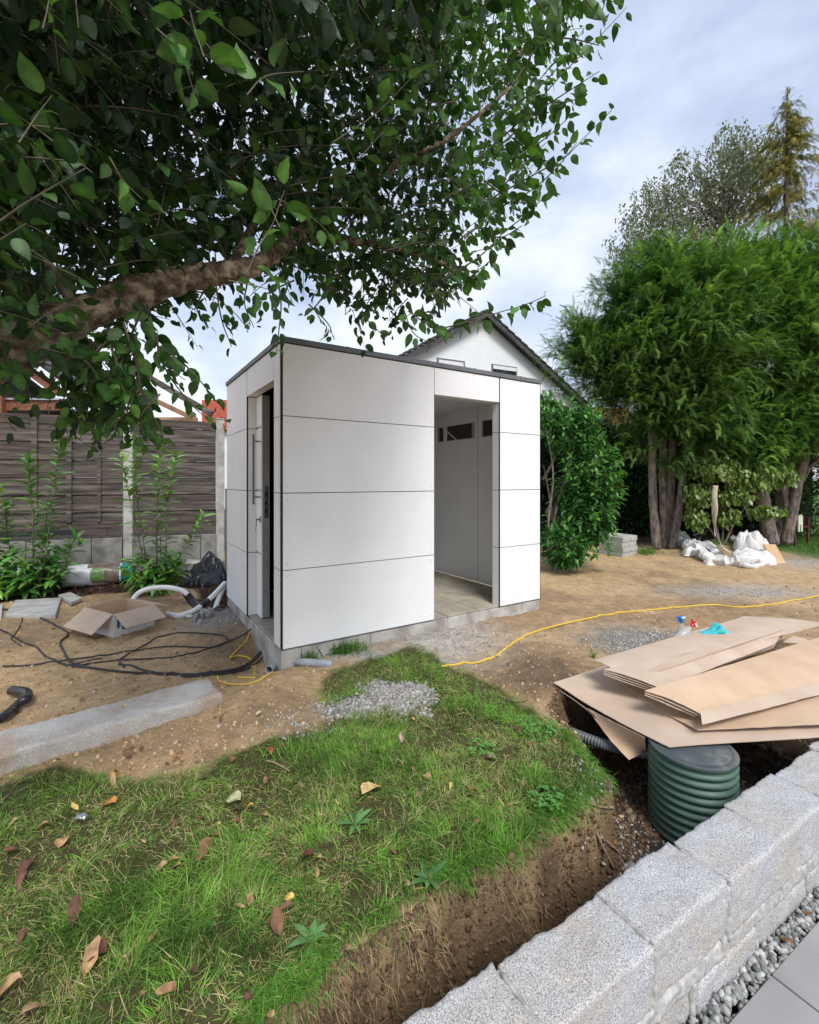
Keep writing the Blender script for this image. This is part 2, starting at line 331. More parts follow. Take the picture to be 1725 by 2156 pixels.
def blob(X, Y, px, py, rx, ry, z=.07):
    c = G(px, py, z); a = (G(px + rx, py, z) - c).length; b = (G(px, py - ry, z) - c).length * .5 + (G(px, py + ry, z) - c).length * .5
    return np.exp(-(((X - c.x) / a) ** 2 + ((Y - c.y) / b) ** 2))
def hgt(X, Y):
    X = np.asarray(X, float); Y = np.asarray(Y, float)
    near = sstep(60, 20, np.hypot(X, Y))
    z = .07 + near * (.030 * vn(X, Y, 1.1) + .016 * vn(X, Y, 4.3, 1) + .017 * vn(X, Y, 13, 2))
    lump = vn(X, Y, 7, 5); z = z + near * .02 * np.maximum(lump, 0)
    fine = .009 * vn(X, Y, 38, 3)
    z = z + fine * near
    # by the shed the soil stands a little higher, with a hollow at the door corner
    rx = (X - C0.x) * dF.x + (Y - C0.y) * dF.y; ry = (X - C0.x) * eF.x + (Y - C0.y) * eF.y
    ds = np.hypot(np.maximum(np.maximum(-rx, rx - SL), 0), np.maximum(np.maximum(-ry, ry - SW), 0))
    z = z + .05 * np.exp(-(ds / .35) ** 2)
    z = z - .16 * np.exp(-(((X - HOLE.x) / .30) ** 2 + ((Y - HOLE.y) / .42) ** 2))
    z = z + .03 * blob(X, Y, 830, 1475, 80, 30) + .05 * blob(X, Y, 1175, 1370, 90, 55) + .05 * blob(X, Y, 560, 1470, 90, 40)
    z = z + .22 * np.exp(-(((X - 6.15) / .55) ** 2 + ((Y - 9.25) / .42) ** 2))          # small heap inside the sack
    z = z - .05 * blob(X, Y, 1010, 1395, 60, 30)
    # pit and trench
    d = polydist(X, Y, pit) + .05 * vn(X, Y, 5, 4) + .035 * vn(X, Y, 17, 6) + .012 * vn(X, Y, 40, 61)
    cx, cy = gp(1290, 1660)
    far = sstep(2.3, 2.9, Y)
    w = .05 + .28 * far * sstep(1.9, .6, X)
    pz = -.37 + .06 * vn(X, Y, 3, 7) + .03 * vn(X, Y, 14, 8)
    t = sstep(-.01, 1, (d + .01) / w)
    rag = (.08 * vn(X, Y, 21, 9) + .05 * vn(X, Y, 47, 10)) * np.clip(4 * t * (1 - t), 0, 1)
    z = z * (1 - t) + pz * t + rag
    p = (X - WA.x) * nW.x + (Y - WA.y) * nW.y
    z = np.where(p > .05, np.minimum(z, -.33), z)
    z = np.where((p > -.1) & (Y < .9), np.minimum(z, -.33), z)
    return z
def hz1(x, y): return float(hgt(np.array([x]), np.array([y]))[0])
def on(px, py, lift=0.0):                   # point of the ground seen at (px, py)
    z = .07
    for _ in range(6):
        q = G(px, py, z); z = .5 * z + .5 * hz1(q.x, q.y)
    q = G(px, py, z); return Vector((q.x, q.y, hz1(q.x, q.y) + lift))

def axis(a, b, st, lo, hi, g=1.075):
    mid = list(np.arange(a, b, st)); r = []; s = st; x = mid[-1]
    while x < hi: s *= g; x += s; r.append(x)
    l = []; s = st; x = a
    while x > lo: s *= g; x -= s; l.append(x)
    return np.array(l[::-1] + mid + r)
gx = axis(-2.9, 3.6, .0165, -300, 300); gy = axis(.8, 5.0, .0165, -300, 300)
GX, GY = np.meshgrid(gx, gy); gz = hgt(GX, GY)
nx, ny = len(gx), len(gy)
gv = np.stack([GX.ravel(), GY.ravel(), gz.ravel()], 1)
ii = (np.arange(ny - 1)[:, None] * nx + np.arange(nx - 1)[None]).ravel()
gf = np.stack([ii, ii + 1, ii + 1 + nx, ii + nx], 1)
X, Y, Z = gv.T
def ccol(c): return np.array(c)[None, :]
def mixc(c, c2, w): w = np.clip(w, 0, 1)[:, None]; return c * (1 - w) + ccol(c2) * w
colr = np.repeat(ccol((.56, .395, .22)), len(X), 0)
colr = mixc(colr, (.40, .28, .165), sstep(-.05, .2, vn(X, Y, 1.3, 11)))
colr = mixc(colr, (.60, .43, .25), sstep(0, .25, vn(X, Y, 3.1, 12)) * .7)
for (a, b, rx, ry, c, w) in [(600, 1290, 170, 18, (.34, .33, .31), 0), (1340, 1352, 110, 32, (.27, .26, .245), .95), (470, 1305, 75, 22, (.33, .32, .30), .9),
                             (930, 1350, 120, 36, (.50, .47, .43), .85), (790, 1392, 200, 14, (.46, .44, .41), .7), (1560, 1245, 160, 12, (.44, .42, .39), .6), (1690, 1185, 90, 14, (.46, .44, .40), .5),
                             (1150, 1430, 110, 45, (.21, .145, .095), .8), (500, 1360, 60, 40, (.25, .19, .13), .6), (20, 1330, 120, 40, (.33, .23, .14), .5), (300, 1575, 260, 40, (.42, .28, .17), .35)]:
    colr = mixc(colr, c, w * 1.5 * blob(X, Y, a, b, rx, ry) * (1 + .8 * vn(X, Y, 9, 13)))
bed = [(-9, 4.6), gp(-100, 1275), gp(120, 1262), gp(300, 1245), gp(400, 1225), gp(430, 1300), gp(500, 1290), (-2.0, 5.35), (-1.0, 6.6), (-2.2, 8.4), (-9, 6.6)]
bd = polydist(X, Y, bed) + .15 * vn(X, Y, 4, 14)
colr = mixc(colr, (.055, .032, .024), sstep(-.05, .12, bd))
far = sstep(9.3, 10.6, Y - .15 * X + .4 * vn(X, Y, 2, 15)); colr = mixc(colr, (.085, .06, .045), far * .95)
lawn = sstep(.2, .9, X - 7.3 + .3 * vn(X, Y, 2, 16)) * sstep(8.6, 9.1, Y); colr = mixc(colr, (.07, .15, .03), lawn)
gd = polydist(X, Y, GRASS) + .08 * vn(X, Y, 8, 17); colr = mixc(colr, (.075, .075, .03), sstep(0, .06, gd) * .95)  # turf soil, colour darkened to suggest shade between the blades
vd = polydist(X, Y, GRAVEL) + .16 * vn(X, Y, 7, 18) + .08 * vn(X, Y, 19, 62); colr = mixc(colr, (.33, .31, .285), sstep(-.02, .04, vd))
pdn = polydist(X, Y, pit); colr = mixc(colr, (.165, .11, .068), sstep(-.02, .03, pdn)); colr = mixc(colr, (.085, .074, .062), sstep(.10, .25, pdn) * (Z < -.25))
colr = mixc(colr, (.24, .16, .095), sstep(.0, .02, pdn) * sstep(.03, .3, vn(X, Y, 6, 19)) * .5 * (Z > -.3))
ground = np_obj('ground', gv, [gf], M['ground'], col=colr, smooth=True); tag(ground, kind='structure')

# ---------------------------------------------------------------- paving in front of the low wall
pv = MB()
base = WA + nW * .287
for i in range(-3, 9):
    for j in range(0, 7):
        a = base + dW * (1.397 + (i - 0) * .60 - 1.2 + .003) + nW * (j * .40 + .003)
        pv.obox((a.x, a.y, -.31), dW * .594, nW * .394, (0, 0, .06))
pav = pv.build('paving', M['paving'], bevel=.003); tag(pav, kind='structure')
# ---------------------------------------------------------------- white garden shed
shed = empty('garden_shed', (C0.x, C0.y, 0), TH)
tag(shed, 'white panel-clad flat-roofed garden shed with an open doorway and black joints', 'garden shed')
Z0, Z1, Z2, Z3, Z4 = .245, .855, 1.455, 2.055, 2.62
g = .0032
def panel(face, a, b, z0, z1, screws=True, name='panel', m=None):
    """face 'F': front (x from a to b); 'L': left side (y from a to b)"""
    mb = MB()
    a += g; b -= g; z0 += g; z1 -= g
    if face == 'F': mb.box(a, b, 0, .009, z0, z1)
    else: mb.box(0, .009, a, b, z0, z1)
    if screws:
        xs = [a + .035, b - .035] if b - a < .3 else [a + .035, (a + b) / 2, b - .035]
        if b - a < .12: xs = [(a + b) / 2]
        zs = [z0 + .045, z1 - .045]
        for x in xs:
            for z in zs:
                k = 8; r = .0046; b0 = len(mb.v)
                for q in range(k):
                    an = 2 * math.pi * q / k
                    mb.v.append((x + r * math.cos(an), -.0018, z + r * math.sin(an)) if face == 'F' else (-.0018, x - r * math.cos(an), z + r * math.sin(an)))
                for q in range(k):
                    an = 2 * math.pi * q / k
                    mb.v.append((x + r * 1.3 * math.cos(an), .0, z + r * 1.3 * math.sin(an)) if face == 'F' else (.0, x - r * 1.3 * math.cos(an), z + r * 1.3 * math.sin(an)))
                mb.f.append(tuple(b0 + q for q in reversed(range(k)))); mb.m.append(1)
                for q in range(k): mb.f.append((b0 + q, b0 + (q + 1) % k, b0 + k + (q + 1) % k, b0 + k + q)); mb.m.append(1)
    return mb.build(name, [m or M['panel'], M['screw']], shed)
OX0, OX1 = 1.4535, 2.281                     # front doorway
LY0, LY1 = .192, 1.072                       # side doorway
HD = 2.362                                   # doorway head
rows = [(Z0, Z1), (Z1, Z2), (Z2, Z3), (Z3, Z4)]
for z0, z1 in rows:
    panel('F', .012, OX0, z0, z1)
    panel('F', OX1 + .011, SL - .004, z0, z1)
    panel('L', .028, LY0, z0, z1)
    panel('L', LY1 + .013, SW, z0, z1)
panel('F', OX0, OX1, HD, Z4); panel('L', LY0, LY1, HD, Z4)
# reveals
for z0, z1 in rows:
    zz = min(z1, HD)
    b = MB().box(OX1 - .0, OX1 + .008, .012, .10, z0 + g, zz - g); b.build('reveal_panel', M['panel'], shed)
    b = MB().box(.012, .085, LY1 - .001, LY1 + .008, z0 + g, zz - g); b.build('reveal_panel', M['panel'], shed)
MB().box(OX0, OX1 - .001, .012, .10, HD + .004, HD + .012).build('lintel_soffit', M['panel'], shed)
MB().box(.012, .085, LY0, LY1 - .002, HD + .004, HD + .012).build('lintel_soffit', M['inner_panel'], shed)
# black profiles at corner and edges
pf = MB(); pf.box(.002, .011, .010, .026, Z0, Z4); pf.box(.0112, .026, .0095, .0255, Z0, Z4 - .001); pf.build('corner_profile', M['black'], shed); MB().box(SL - .003, SL, .0, .02, Z0, Z4).build('corner_profile', M['black'], shed)
MB().box(.0005, .0118, LY1 + .0015, LY1 + .0145, Z0, HD).build('edge_profile', M['black'], shed); MB().box(OX1 + .0015, OX1 + .0125, .0005, .0118, Z0, HD).build('edge_profile', M['black'], shed)

# carcass behind the panels, with real openings
cb = MB()
y0 = .0095; y1 = .10
cb.box(.0265, OX0 - .002, y0, y1, .252, 2.60); cb.box(OX1 + .011, SL - .012, y0, y1, .252, 2.60); cb.box(OX0 - .002, OX1 + .011, y0, y1, HD + .013, 2.60)
cb.box(.0095, .09, LY1 + .012, SW - .0005, .252, 2.60); cb.box(.0095, .09, .1005, LY0 - .001, .252, 2.60); cb.box(.0095, .09, LY0 - .001, LY1 + .012, HD + .013, 2.60)
cb.box(.0905, SL - .0305, SW - .09, SW - .001, .252, 2.60)
cb.box(1.36, 1.40, .1005, SW - .0905, .252, 2.56)
cb.build('carcass', M['dark_body'], shed)
# right wall with two slot windows (openings), white inside
rw = MB(); WZ0, WZ1 = 2.105, 2.312; xa, xb = 2.86, 2.89
ys = [.1005, .35, .92, 1.062, 1.857, SW - .0905]
rw.box(xa, xb, ys[0], ys[5], .252, WZ0); rw.box(xa, xb, ys[0], ys[5], WZ1, 2.52)
rw.box(xa, xb, ys[0], ys[1], WZ0, WZ1); rw.box(xa, xb, ys[2], ys[3], WZ0, WZ1); rw.box(xa, xb, ys[4], ys[5], WZ0, WZ1)
rw.build('side_wall', M['inner_panel'], shed)
MB().box(xa - .0015, xa + .001, .993, .998, .256, 2.50).build('joint', M['zinc'], shed)
MB().box(OX1 + .011, SL - .045, .1005, .106, .252, 2.52).build('inner_panel', M['inner_panel'], shed)
MB().box(1.4005, 2.86, SW - .098, SW - .0905, .252, 2.52).build('back_panel', M['inner_panel'], shed)
MB().box(1.4005, 1.407, .1005, SW - .0985, .252, 2.52).build('inner_panel', M['inner_panel'], shed)
for (a, b) in ((ys[1], ys[2]), (ys[3], ys[4])):
    w = MB(); t = .022
    w.box(xa - .004, xb - .002, a, a + .05, WZ0, WZ1); w.box(xa - .004, xb - .002, b - t, b, WZ0, WZ1)
    w.box(xa - .004, xb - .002, a + .05, b - t, WZ0, WZ0 + .006); w.box(xa - .004, xb - .002, a + .05, b - t, WZ1 - .006, WZ1)
    fr = w.build('window', M['alu'], shed)
    MB().box(xa + .014, xa + .017, a + .05, b - t, WZ0 + .006, WZ1 - .006).build('pane', M['glass'], fr)
    if a > 1:
        MB().bar((xa + .007, b - .42, WZ0 + .004), (xa + .007, b - .16 + .05 - .5 + .5, WZ1 - .004), .012, .03, (1, 0, 0)).build('brace', M['panel'], fr)
        MB().box(xa + .003, xa + .012, b - .20, b - .12, WZ0 + .007, WZ1 - .007).build('frame', M['panel'], fr)
# ceiling with board joints
cl = MB()
for k in range(5):
    a = .1005 + k * .36; cl.box(1.41, 2.858, a + .002, min(a + .358, SW - .1), 2.50, 2.52)
cl.build('ceiling', M['inner_panel'], shed)
MB().box(.02, SL - .02, .02, SW - .02, 2.601, 2.635).build('roof_deck', M['dark_body'], shed)
rf = MB(); e = .012
rf.box(-e, SL + e, -e, .06, 2.625, 2.668); rf.box(-e, .06, .0605, SW + e, 2.625, 2.668); rf.box(SL - .06, SL + e, .0605, SW + e, 2.625, 2.668); rf.box(.0605, SL - .0605, SW - .05, SW + e, 2.625, 2.668)
rf.box(.061, SL - .061, .061, SW - .051, 2.636, 2.65)
rf.build('roof_edge', M['zinc'], shed, bevel=.002)
for a_ in (.55, 1.93, 2.58): MB().box(a_, a_ + .025, -e - .002, .055, 2.6235, 2.6695).build('roof_edge_joint', M['zinc'], shed)
# plinth of concrete kerbs
pk = MB(); xs = [.004, .165, .78, 1.62, 2.62, SL - .004]
for a, b in zip(xs[:-1], xs[1:]): pk.box(a + .0015, b - .0015, .006, .07, -.25, .2335)
pk.box(.006, .07, .072, LY1 + .12, -.25, .232); pk.box(.008, .071, LY1 + .123, SW, -.25, .2335); pk.box(SL - .07, SL - .005, .072, SW, -.25, .2335); pk.box(.072, SL - .072, SW - .06, SW, -.25, .2335)
pk.build('plinth', M['plinth'], shed, bevel=.004)
MB().box(.003, OX0, .003, .05, .236, .2445).build('base_profile', M['zinc'], shed); MB().box(OX1 - .006, SL, .003, .05, .236, .2445).build('base_profile', M['zinc'], shed)
fl = MB()
for i in range(0, 8):
    for j in range(-1, 5):
        x0 = .02 + i * .40; yy0 = .006 + j * .40
        x1 = min(x0 + .390, SL - .045); yy1 = min(yy0 + .390, SW - .1)
        x0 = max(x0, .0125); yy0 = max(yy0, .0125)
        if x1 - x0 > .05 and yy1 - yy0 > .05: fl.box(x0, x1, yy0, yy1, .238, .2505)
fl.build('floor', M['tile'], shed, bevel=.002)
MB().box(.075, SL - .075, .075, SW - .075, .20, .2375).build('floor_base', M['dark_body'], shed)
# sliding door, pushed behind the wall panel
dr = MB()
for z0, z1 in rows: dr.box(.0865, .0945, .870, LY1 + .2, z0 + g + .01, min(z1, HD) - g)
door = dr.build('door', M['panel'], shed)
MB().box(.095, .160, .8705, LY1 + .2, .262, HD - .006).build('door_edge', M['door_grey'], door)
lk = MB(); lk.box(.11, .145, .8665, .870, 1.20, 1.50); 
for zc in (1.27, 1.34, 1.43): lk.box(.120, .134, .8650, .8668, zc - .018, zc + .018, 1)
lk.build('lock_plate', [M['alu'], M['black']], door)
hd = MB(); hd.box(.010, .030, .905, .925, 1.33, 1.99); hd.box(.030, .0865, .909, .921, 1.39, 1.405); hd.box(.030, .0865, .909, .921, 1.915, 1.93)
hd.build('handle', M['alu'], door, bevel=.002)
kl = MB(); kl.box(.076, .0865, .89, .915, 1.155, 1.215); kl.bar((.05, .902, 1.185), (.0765, .902, 1.185), .006, .014); kl.bar((.046, .902, 1.20), (.046, .902, 1.155), .014, .004, (1, 0, 0)); kl.bar((.046, .902, 1.152), (.040, .912, 1.085), .012, .004, (1, 0, 0))
kl.build('lock_with_key', M['alu'], door)
# ---------------------------------------------------------------- low granite wall
def rough_box(name, x0, x1, y0, y1, z0, z1, m, parent, res=.02, amp=.006, seed=0, edge=.008, loc=(0, 0, 0), rot=(0, 0, 0), freq=9):
    bm = bmesh.new(); n = [max(2, int(round((b - a) / res))) for a, b in ((x0, x1), (y0, y1), (z0, z1))]
    def face(o, u, v, nu, nv):
        o, u, v = Vector(o), Vector(u), Vector(v); g = [[bm.verts.new(o + u * i / nu + v * j / nv) for j in range(nv + 1)] for i in range(nu + 1)]
        for i in range(nu):
            for j in range(nv): bm.faces.new((g[i][j], g[i + 1][j], g[i + 1][j + 1], g[i][j + 1]))
    dx, dy, dz = (x1 - x0, 0, 0), (0, y1 - y0, 0), (0, 0, z1 - z0)
    face((x0, y0, z0), dy, dx, n[1], n[0]); face((x0, y0, z1), dx, dy, n[0], n[1])
    face((x0, y0, z0), dx, dz, n[0], n[2]); face((x0, y1, z0), dz, dx, n[2], n[0])
    face((x0, y0, z0), dz, dy, n[2], n[1]); face((x1, y0, z0), dy, dz, n[1], n[2])
    bmesh.ops.remove_doubles(bm, verts=bm.verts, dist=res * .1)
    c = Vector(((x0 + x1) / 2, (y0 + y1) / 2, (z0 + z1) / 2)); hs = Vector(((x1 - x0) / 2, (y1 - y0) / 2, (z1 - z0) / 2)); sd = Vector((seed * 3.7, seed * 1.3, seed * 2.1))
    for v in bm.verts:
        p = v.co.copy(); q = p * freq + sd
        nn = Vector((mnoise.noise(q), mnoise.noise(q + Vector((31, 0, 0))), mnoise.noise(q + Vector((0, 47, 0))))) * amp
        nn += Vector((mnoise.noise(q * 4), mnoise.noise(q * 4 + Vector((31, 0, 0))), mnoise.noise(q * 4 + Vector((0, 47, 0))))) * amp * .45
        k = [abs(p[i] - c[i]) > hs[i] - 1e-5 for i in range(3)]
        if sum(k) >= 2:
            ch = edge * (.4 + 1.4 * abs(mnoise.noise(q * 2.3 + Vector((9, 9, 9)))))
            for i in range(3):
                if k[i]: p[i] -= math.copysign(ch, p[i] - c[i])
        v.co = p + nn
    me = bpy.data.meshes.new(name); bm.to_mesh(me); bm.free(); me.materials.append(m); me.polygons.foreach_set('use_smooth', [True] * len(me.polygons))
    return link(name, me, parent, loc, rot)
wall = empty('granite_wall', (WA.x, WA.y, 0), TW); tag(wall, 'low wall of rough grey granite blocks with pale mortar beside the paving', 'low wall')
qs = [-1.05, -.62, -.14, .33, .80, 1.25, 1.66, 2.12, 2.56, 3.05, 3.5, 4.0, 4.5, 5.1, 5.7, 6.3, 7.0]
for i, (a, b) in enumerate(zip(qs[:-1], qs[1:])):
    rs = .011 if b < 3.2 else .04
    ob = rough_box('block', a + .003, b - .003, -.222 + .004 * math.sin(i * 2.1), -.004 + .008 * math.sin(i * 3.3), -.098, .100 + .004 * math.sin(i * 1.7), M['granite'], wall, rs, .0075, i, .004)
qs2 = [-.95, -.42, .14, .62, 1.02, 1.45, 1.92, 2.35, 2.8, 3.3, 3.9, 4.5, 5.1, 6.0, 7.0]
for i, (a, b) in enumerate(zip(qs2[:-1], qs2[1:])):
    rough_box('block', a + .012, b - .012, -.222 + .006 * math.sin(i * 2.7), -.02, -.36, -.145, M['granite'], wall, .018 if b < 3.2 else .06, .009, 40 + i, .008)
MB().box(-1.05, 7.0, -.205, -.02, -.36, .085).build('mortar_bed', M['mortar'], wall)
for i, (a, b) in enumerate([(-1.0, .2), (.2, 1.2), (1.2, 2.2), (2.2, 3.4), (3.4, 7)]):
    rough_box('mortar', a, b, -.224, -.17, -.156, -.090, M['mortar'], wall, .009 if b < 3.3 else .05, .0055, 80, .006, freq=14)
for i, q in enumerate(qs[1:9]):
    rough_box('mortar', q - .013, q + .013, -.2265, -.17, -.11, .062 + .02 * math.sin(i * 5), M['mortar'], wall, .01, .006, 90 + i, .004, freq=16)
    rough_box('mortar', q - .006, q + .006, -.20, -.04, .02, .1005, M['mortar'], wall, .012, .003, 120 + i, .002)
for i, q in enumerate(qs2[1:8]):
    rough_box('mortar', q - .014, q + .014, -.226, -.17, -.27, -.14, M['mortar'], wall, .012, .006, 150 + i, .004)

# ---------------------------------------------------------------- scattering helpers
def nrm(a): return a / np.maximum(np.linalg.norm(a, axis=1, keepdims=True), 1e-9)
def frames(d, up):
    d = nrm(d); s = nrm(np.cross(d, up)); n = np.cross(s, d); return np.stack([s, d, n], 2)   # columns
def scat(TV, TF, Rm, T, S, cols=None, shade=None):
    """copies of a template; returns verts, faces, colours"""
    n = len(T); k = len(TV)
    S = np.asarray(S); S = S[:, None] if S.ndim == 1 else S
    W = np.einsum('nij,nkj->nki', Rm, TV[None] * S[:, None, :]) + T[:, None, :]
    Fs = [(np.asarray(f)[None] + (np.arange(n) * k)[:, None, None]).reshape(-1, np.asarray(f).shape[1]) for f in TF]
    C = None
    if cols is not None:
        C = np.repeat(cols[:, None, :], k, 1)
        if k in (18, 21): shade = np.array([.92, 1.32, .92] * (k // 3))      # paler midrib of a leaf
        if shade is not None: C = C * shade[None, :, None]
        C = C.reshape(-1, 3)
    return W.reshape(-1, 3), Fs, C
def merge(parts):
    Vs, Fq, C, o = [], {}, [], 0
    for v, fs, c in parts:
        Vs.append(v); C.append(c)
        for f in fs: Fq.setdefault(f.shape[1], []).append(f + o)
        o += len(v)
    return np.concatenate(Vs), [np.concatenate(x) for x in Fq.values()], np.concatenate(C)
def leaf_t(w=.6, curl=.25, fold=.18, tip=1.0, rows=(0, .12, .38, .66, .88, 1.0), wid=(.02, .62, 1.0, .86, .42, .0), stem=.0):
    """leaf along +Y, unit length"""
    vs = []; 
    for y, a in zip(rows, wid):
        z = -curl * y * y; vs += [(-a * w / 2, y, z + fold * a * w), (0, y, z), (a * w / 2, y, z + fold * a * w)]
    f = []
    for i in range(len(rows) - 1):
        b = i * 3; f += [(b, b + 1, b + 4, b + 3), (b + 1, b + 2, b + 5, b + 4)]
    vs = np.array(vs, float); return vs, [np.array(f)]
def rcol(n, a, b, v=.25):
    t = rng.random((n, 1)); c = np.array(a) * (1 - t) + np.array(b) * t
    return c * (1 + v * (rng.random((n, 1)) * 2 - 1))
def rdir(n):
    return nrm(rng.normal(size=(n, 3)))
_r0 = mnoise.random_unit_vector
def rock_t(seed, sub=1):
    bm = bmesh.new(); bmesh.ops.create_icosphere(bm, subdivisions=sub, radius=1)
    for v in bm.verts:
        q = v.co * 1.3 + Vector((seed * 5.1, seed, 0)); v.co *= (1 + .75 * mnoise.noise(q * 1.4)); v.co.x *= 1.2; v.co.z *= .75
    a = np.array([v.co[:] for v in bm.verts]); f = np.array([[v.index for v in x.verts] for x in bm.faces]); bm.free(); return a, [f]
ROCKS = [rock_t(s) for s in range(6)]
def rocks(name, P, S, cols, m, smooth=False):
    parts = []; idx = rng.integers(0, 6, len(P))
    for k in range(6):
        q = idx == k
        if q.sum() == 0: continue
        Rm = frames(rdir(q.sum()), rdir(q.sum())); parts.append(scat(*ROCKS[k], Rm, P[q], S[q], cols[q]))
    v, f, c = merge(parts); return np_obj(name, v, f, m, col=c, smooth=smooth)
def sample_poly(P, n):
    P = np.array(P); lo = P.min(0); hi = P.max(0); o = []
    while len(o) < n:
        q = lo + rng.random((n * 2, 2)) * (hi - lo); q = q[inpoly(q[:, 0], q[:, 1], P)]; o += list(q)
    return np.array(o[:n])
def lift(q, dz=0): return np.column_stack([q, hgt(q[:, 0], q[:, 1]) + dz])

# crushed stone strip between wall and paving
n = 2800; q = rng.random(n) * 5.5 - 1.0; p = .228 + rng.random(n) * .062
P = np.column_stack([WA.x + dW.x * q + nW.x * p, WA.y + dW.y * q + nW.y * p, -.262 + rng.random(n) * .022 - .02 * (p > .275)])
tag(rocks('gravel', P, .006 + .010 * rng.random(n), rcol(n, (.11, .115, .11), (.46, .46, .44), .25), M['stone']), kind='stuff')
# gravel heap in the grass, and patches of fine grit on the soil
q = sample_poly([(a * 1.0, b) for a, b in GRAVEL], 5200); q = q + rng.normal(size=q.shape) * .05; q = q[(polydist(q[:, 0], q[:, 1], GRAVEL) + .16 * vn(q[:, 0], q[:, 1], 7, 18) + .08 * vn(q[:, 0], q[:, 1], 19, 62)) > -.02 - .05 * rng.random(len(q))]; k_ = len(q); qq = [q]; cc = [rcol(k_, (.20, .19, .175), (.42, .40, .37), .3)]; ss = [.003 + .011 * rng.random(k_) ** 3]
for (a, b, rx, ry, n) in [(1345, 1350, 95, 28, 1700), (465, 1305, 75, 20, 900), (1560, 1250, 150, 10, 300), (950, 1350, 120, 30, 500), (430, 1300, 30, 15, 200), (1310, 1640, 90, 120, 900), (640, 1530, 60, 30, 150)]:
    x = a + rng.normal(size=n) * rx * .5; y = b + rng.normal(size=n) * ry * .5
    pts = np.array([gp(i, max(j, 1100)) for i, j in zip(x, y)]); qq.append(pts); cc.append(rcol(n, (.24, .23, .21), (.46, .44, .41), .25)); ss.append(.003 + .008 * rng.random(n) ** 2.5)
q = np.concatenate(qq); s = np.concatenate(ss)
tag(rocks('grit', lift(q) + np.array([[0, 0, .002]]), s, np.concatenate(cc), M['stone']), kind='stuff')
# clods on the soil, denser towards the diggings
def dirtpts(n, pxr, pyr):
    o = []
    while len(o) < n:
        x = rng.uniform(*pxr, n * 3); y = rng.uniform(*pyr, n * 3)
        pts = np.array([gp(i, j) for i, j in zip(x, y)])
        rx = (pts[:, 0] - C0.x) * dF.x + (pts[:, 1] - C0.y) * dF.y; ry = (pts[:, 0] - C0.x) * eF.x + (pts[:, 1] - C0.y) * eF.y
        k = (~inpoly(pts[:, 0], pts[:, 1], GRASS)) & ~((rx > -.05) & (rx < SL + .05) & (ry > -.05) & (ry < SW))
        k &= ((pts[:, 0] - WA.x) * nW.x + (pts[:, 1] - WA.y) * nW.y) < -.02
        o += list(pts[k])
    return np.array(o[:n])
q = np.concatenate([dirtpts(4200, (-100, 900), (1260, 1660)), dirtpts(3800, (900, 1800), (1180, 1560)), sample_poly(pit[2:20], 9000)])
n0 = len(q); ed_ = np.array([gp(*p) for p in EDGE]); m_ = 9000; k = rng.integers(0, len(ed_) - 1, m_); t = rng.random(m_)[:, None]; eq = ed_[k] * (1 - t) + ed_[k + 1] * t; eq = eq + np.array([[nW.x, nW.y]]) * (rng.random((m_, 1)) * .16 - .02); q = np.concatenate([q, eq])
n = len(q); cl_ = rcol(n, (.26, .18, .105), (.54, .39, .23), .2); cl_[n0 - 9000:] = rcol(n - n0 + 9000, (.085, .055, .034), (.19, .125, .075), .2); sz = .003 + .013 * rng.random(n) ** 4; sz[n0:] = .003 + .010 * rng.random(n - n0) ** 3
rocks_o = rocks('clods', lift(q), sz, cl_, M['clod']); tag(rocks_o, kind='stuff')
q = dirtpts(1300, (-100, 1800), (1170, 1560)); n = len(q)
tag(rocks('pebbles', lift(q), .004 + .012 * rng.random(n) ** 5, rcol(n, (.28, .24, .19), (.52, .47, .40), .2), M['stone']), kind='stuff')
# stones showing in the pit bank
for i, (a, b, r) in enumerate([(1594, 1575, .045), (1632, 1580, .04), (1655, 1600, .03), (1572, 1600, .025), (1700, 1570, .035), (1075, 1400, .02), (1190, 1400, .018), (1330, 1720, .02)]):
    v, f = rock_t(i + 20, 3); d = 2.95 if a > 1500 else None
    pos = V(a, b, 3.0) if a > 1500 else on(a, b)
    if a > 1500:
        for k in range(60):
            pos = V(a, b, 2.2 + k * .03)
            if hz1(pos.x, pos.y) > pos.z: break
    o = np_obj('stone', v * np.array([[r * 1.2, r, r * .8]]), f, M['clod'], col=np.repeat(np.array([[.24, .21, .17]]), len(v), 0), smooth=True, loc=pos, rot=(0, 0, i))
    tag(o, ['pale rounded stone stuck in the earth bank of the pit, largest of its kind', 'brown rounded stone just right of the largest stone in the pit bank', 'small brown stone low in the pit bank near the wall', 'small stone beside the tank in the pit bank', 'stone in the pit bank under the overhanging cardboard corner', 'small stone on the bare soil between shed and cardboard', 'small stone on the soil left of the cardboard pile', 'small stone on the pit floor left of the green tank'][i], 'stone', 'stones in the dug earth')
# bark mulch in the shrub bed
q = sample_poly(bed, 15000); q = q[(q[:, 0] > -7) & (q[:, 0] < -1.6) & (polydist(q[:, 0], q[:, 1], bed) > .03 * rng.random(len(q)))]
chip = (np.array([(-.5, 0, 0), (.5, .1, .05), (.4, 1, .0), (-.35, .9, .08), (0, .5, .22)]), [np.array([(0, 1, 4), (1, 2, 4), (2, 3, 4), (3, 0, 4)])])
n = len(q); dd = rdir(n); dd[:, 2] *= .35; v, f, c = scat(*chip, frames(dd, np.array([[0, 0, 1.0]]) + .5 * rdir(n)), lift(q, .004), np.column_stack([.012 + .02 * rng.random(n), .02 + .04 * rng.random(n), .03 * np.ones(n)]), rcol(n, (.03, .015, .010), (.13, .07, .048), .4))
tag(np_obj('mulch', v, f, M['clod'], col=c), kind='stuff')

